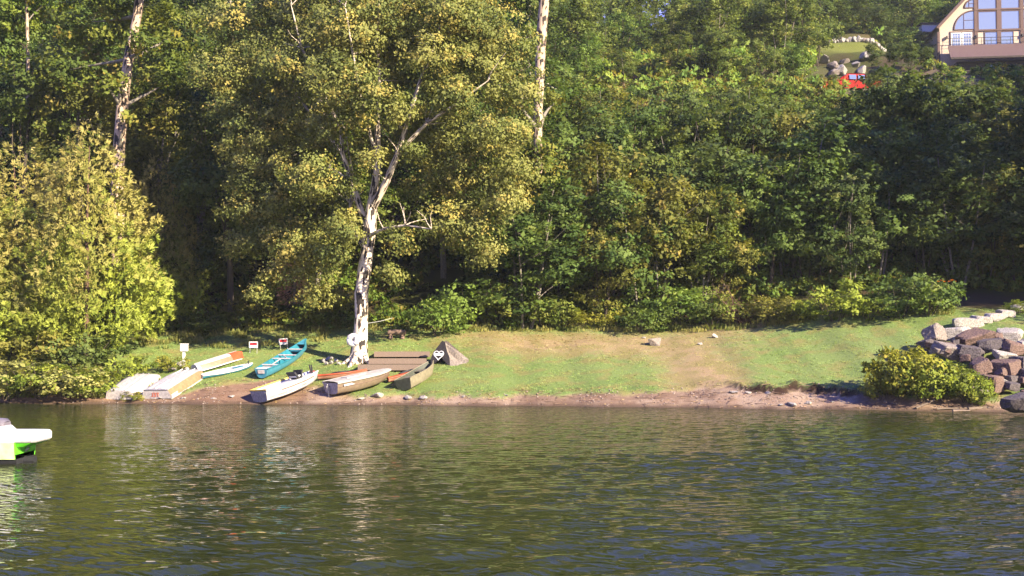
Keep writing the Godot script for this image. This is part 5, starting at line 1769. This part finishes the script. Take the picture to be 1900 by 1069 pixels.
func _ready() -> void:
	rng.seed = 20240817
	bumps.seed = 11
	bumps.frequency = 0.05
	bumps.fractal_octaves = 3
	gaps.seed = 23
	gaps.frequency = 0.03
	gaps.fractal_octaves = 2

	var cam := Camera3D.new()
	cam.name = "camera"
	cam.position = EYE
	cam.rotation.x = PITCH
	cam.fov = rad_to_deg(2.0 * atan(534.5 / F))
	cam.near = 0.1
	cam.far = 1500.0
	add_child(cam)
	var env := Environment.new()
	env.background_mode = Environment.BG_SKY
	var sky_m := ProceduralSkyMaterial.new()
	sky_m.sky_top_color = Color(0.05, 0.20, 0.60)
	sky_m.sky_horizon_color = Color(0.74, 0.72, 0.68)
	sky_m.sky_curve = 0.125
	sky_m.ground_bottom_color = Color(0.10, 0.12, 0.08)
	sky_m.ground_horizon_color = Color(0.3, 0.34, 0.3)
	sky_m.sun_angle_max = 12.0
	sky_m.energy_multiplier = 1.3
	var sky := Sky.new()
	sky.sky_material = sky_m
	env.sky = sky
	env.ambient_light_source = Environment.AMBIENT_SOURCE_SKY
	env.tonemap_mode = Environment.TONE_MAPPER_LINEAR
	env.tonemap_exposure = 4.0
	env.fog_enabled = true
	env.fog_density = 0.00018
	env.fog_light_color = Color(0.86, 0.88, 0.86)
	env.sdfgi_enabled = true
	env.ssao_enabled = true
	env.ssil_enabled = true
	var we := WorldEnvironment.new()
	we.name = "world_environment"
	we.environment = env
	add_child(we)
	var sun := DirectionalLight3D.new()
	sun.name = "sun"
	sun.light_color = Color(1.0, 0.94, 0.82)
	sun.light_energy = 1.6
	sun.light_angular_distance = 0.5
	sun.shadow_enabled = true
	sun.look_at_from_position(SUN_TO * 50.0, Vector3.ZERO)
	add_child(sun)

	make_materials()
	M.leaf_plain = leafy(Color(1, 1, 1))
	M.leaf_dark = leafy(Color(0.85, 0.9, 0.8))
	M.leaf_mid = leafy(Color(1.2, 1.17, 0.85))
	M.leaf_olive = leafy(Color(1.55, 1.2, 0.9))
	M.leaf_cool = leafy(Color(0.95, 1.08, 0.85))
	M.leaf_bright = leafy(Color(1.35, 1.55, 1.1))
	M.leaf_lime = leafy(Color(1.65, 1.6, 0.8))
	M.leaf_gold = leafy(Color(2.0, 1.6, 0.85))
	M.leaf_sage = leafy(Color(2.4, 1.9, 2.0))
	M.stalk = surface(lin(0.10, 0.14, 0.03), 0.7)
	M.letter = surface(lin(0.45, 0.14, 0.08), 0.7)
	M.red_faded = surface(lin(0.55, 0.19, 0.15), 0.6, "mottle", 2.0)
	M.red_dark = surface(lin(0.16, 0.03, 0.03), 0.6)
	M.olive_pale = surface(lin(0.22, 0.19, 0.125), 0.6, "worn", 0.9)
	M.olive_dark = surface(lin(0.06, 0.065, 0.045), 0.6, "worn", 0.9)
	M.white_lime = surface(lin(0.66, 0.80, 0.36), 0.3, "worn", 0.6)
	M.sign_red = surface(lin(0.50, 0.02, 0.03), 0.6)
	M.sign_dark = surface(lin(0.14, 0.01, 0.015), 0.6)
	M.ledge = surface(lin(0.22, 0.125, 0.07), 0.95, "mottle", 0.9, 3.0)
	M.litter = leafy(Color(0.82, 0.82, 0.82), 0.0)
	M.litter.backlight_enabled = false
	M.tread = surface(lin(0.30, 0.22, 0.12), 0.95, "grit", 1.5, 2.0)
	M.drift_white = surface(lin(0.62, 0.56, 0.48), 0.85, "wood", 1.2)

	build_land()
	build_water()
	house()
	rocks()
	make_protos()
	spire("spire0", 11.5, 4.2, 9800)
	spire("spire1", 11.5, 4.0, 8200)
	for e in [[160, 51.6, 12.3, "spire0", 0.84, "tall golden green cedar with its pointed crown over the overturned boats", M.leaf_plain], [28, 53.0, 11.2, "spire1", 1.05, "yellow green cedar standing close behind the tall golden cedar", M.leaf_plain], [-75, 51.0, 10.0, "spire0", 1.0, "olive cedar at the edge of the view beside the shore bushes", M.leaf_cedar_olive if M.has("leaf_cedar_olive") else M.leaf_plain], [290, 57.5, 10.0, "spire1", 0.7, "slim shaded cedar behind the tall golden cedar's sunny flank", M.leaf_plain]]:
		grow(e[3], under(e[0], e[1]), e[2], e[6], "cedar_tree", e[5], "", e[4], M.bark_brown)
	big_birch()
	var pal := [Color(0.06, 0.085, 0.018), Color(0.10, 0.125, 0.022), Color(0.15, 0.16, 0.03), Color(0.2, 0.16, 0.03), 0.1]
	white_tree("white_birch", "leaning white birch trunk rising behind the golden cedar", [[218, 330], [220, 280], [226, 200], [238, 110], [254, 30], [268, -60]], 56.0, 0.36, 0.2,
		[[170, 40, 2.2, 1.5], [250, 10, 2.2, 2.0], [330, 60, 2.2, 1.5], [130, 130, 1.8, 1.4], [310, 150, 1.5, 1.6], [240, -60, 3.0, 0.0], [218, 152, 0.55, -0.9], [236, 222, 0.5, -0.9], [250, 70, 0.7, -0.8], [190, 150, 0.8, -1.2], [270, 80, 0.8, -1.2]], M.leaf_plain, 520, pal)
	white_tree("tall_white_tree", "tall white trunked tree standing behind the birch crown", [[998, 320], [998, 240], [1001, 150], [1003, 90], [1010, 0], [1022, -90]], 58.5, 0.22, 0.31,
		[[940, -30, 2.2, 1.0], [1080, -60, 2.4, 1.0], [1020, -120, 2.8, 0.0], [960, 190, 1.1, -0.8], [1004, 330, 1.2, -1.2], [985, 262, 0.6, -0.9], [1002, 280, 0.8, -1.0], [1030, 190, 1.0, 1.2]], M.leaf_plain, 330, pal)
	white_tree("thin_birch", "thin pale trunk among the green trees above the yellow green cedar", [[50, 260], [51, 200], [52, 120], [50, 40], [48, -40]], 62.0, 0.13, 0.07,
		[[20, 20, 2.0, 1.0], [90, -20, 2.0, 1.0], [10, 120, 1.6, 1.2], [60, -80, 2.2, 0.5]], M.leaf_cool, 330, pal)
	forest()
	undergrowth()
	grass()
	litter()
	shrubs()
	boats()
	water_scooter()
	furniture()
	truck()
	finish_labels()
	finish_labels()

# things that share a look are told apart by their order across the view
func finish_labels() -> void:
	var same := {}
	for o in get_children():
		if o.has_meta("label") and o is Node3D:
			var l: String = o.get_meta("label")
			if not same.has(l): same[l] = []
			same[l].append(o)
	var nth := ["first", "second", "third", "fourth", "fifth", "sixth", "seventh", "eighth", "ninth", "tenth", "eleventh", "twelfth", "thirteenth", "fourteenth", "fifteenth"]
	for l in same:
		var list: Array = same[l]
		if list.size() < 2: continue
		list.sort_custom(func(a, b): return a.position.x / -a.position.z < b.position.x / -b.position.z)
		for i in list.size():
			var w: String = "leftmost" if i == 0 else "rightmost" if i == list.size() - 1 else (nth[mini(i, 14)] + " from left")
			list[i].set_meta("label", l + ", " + w)
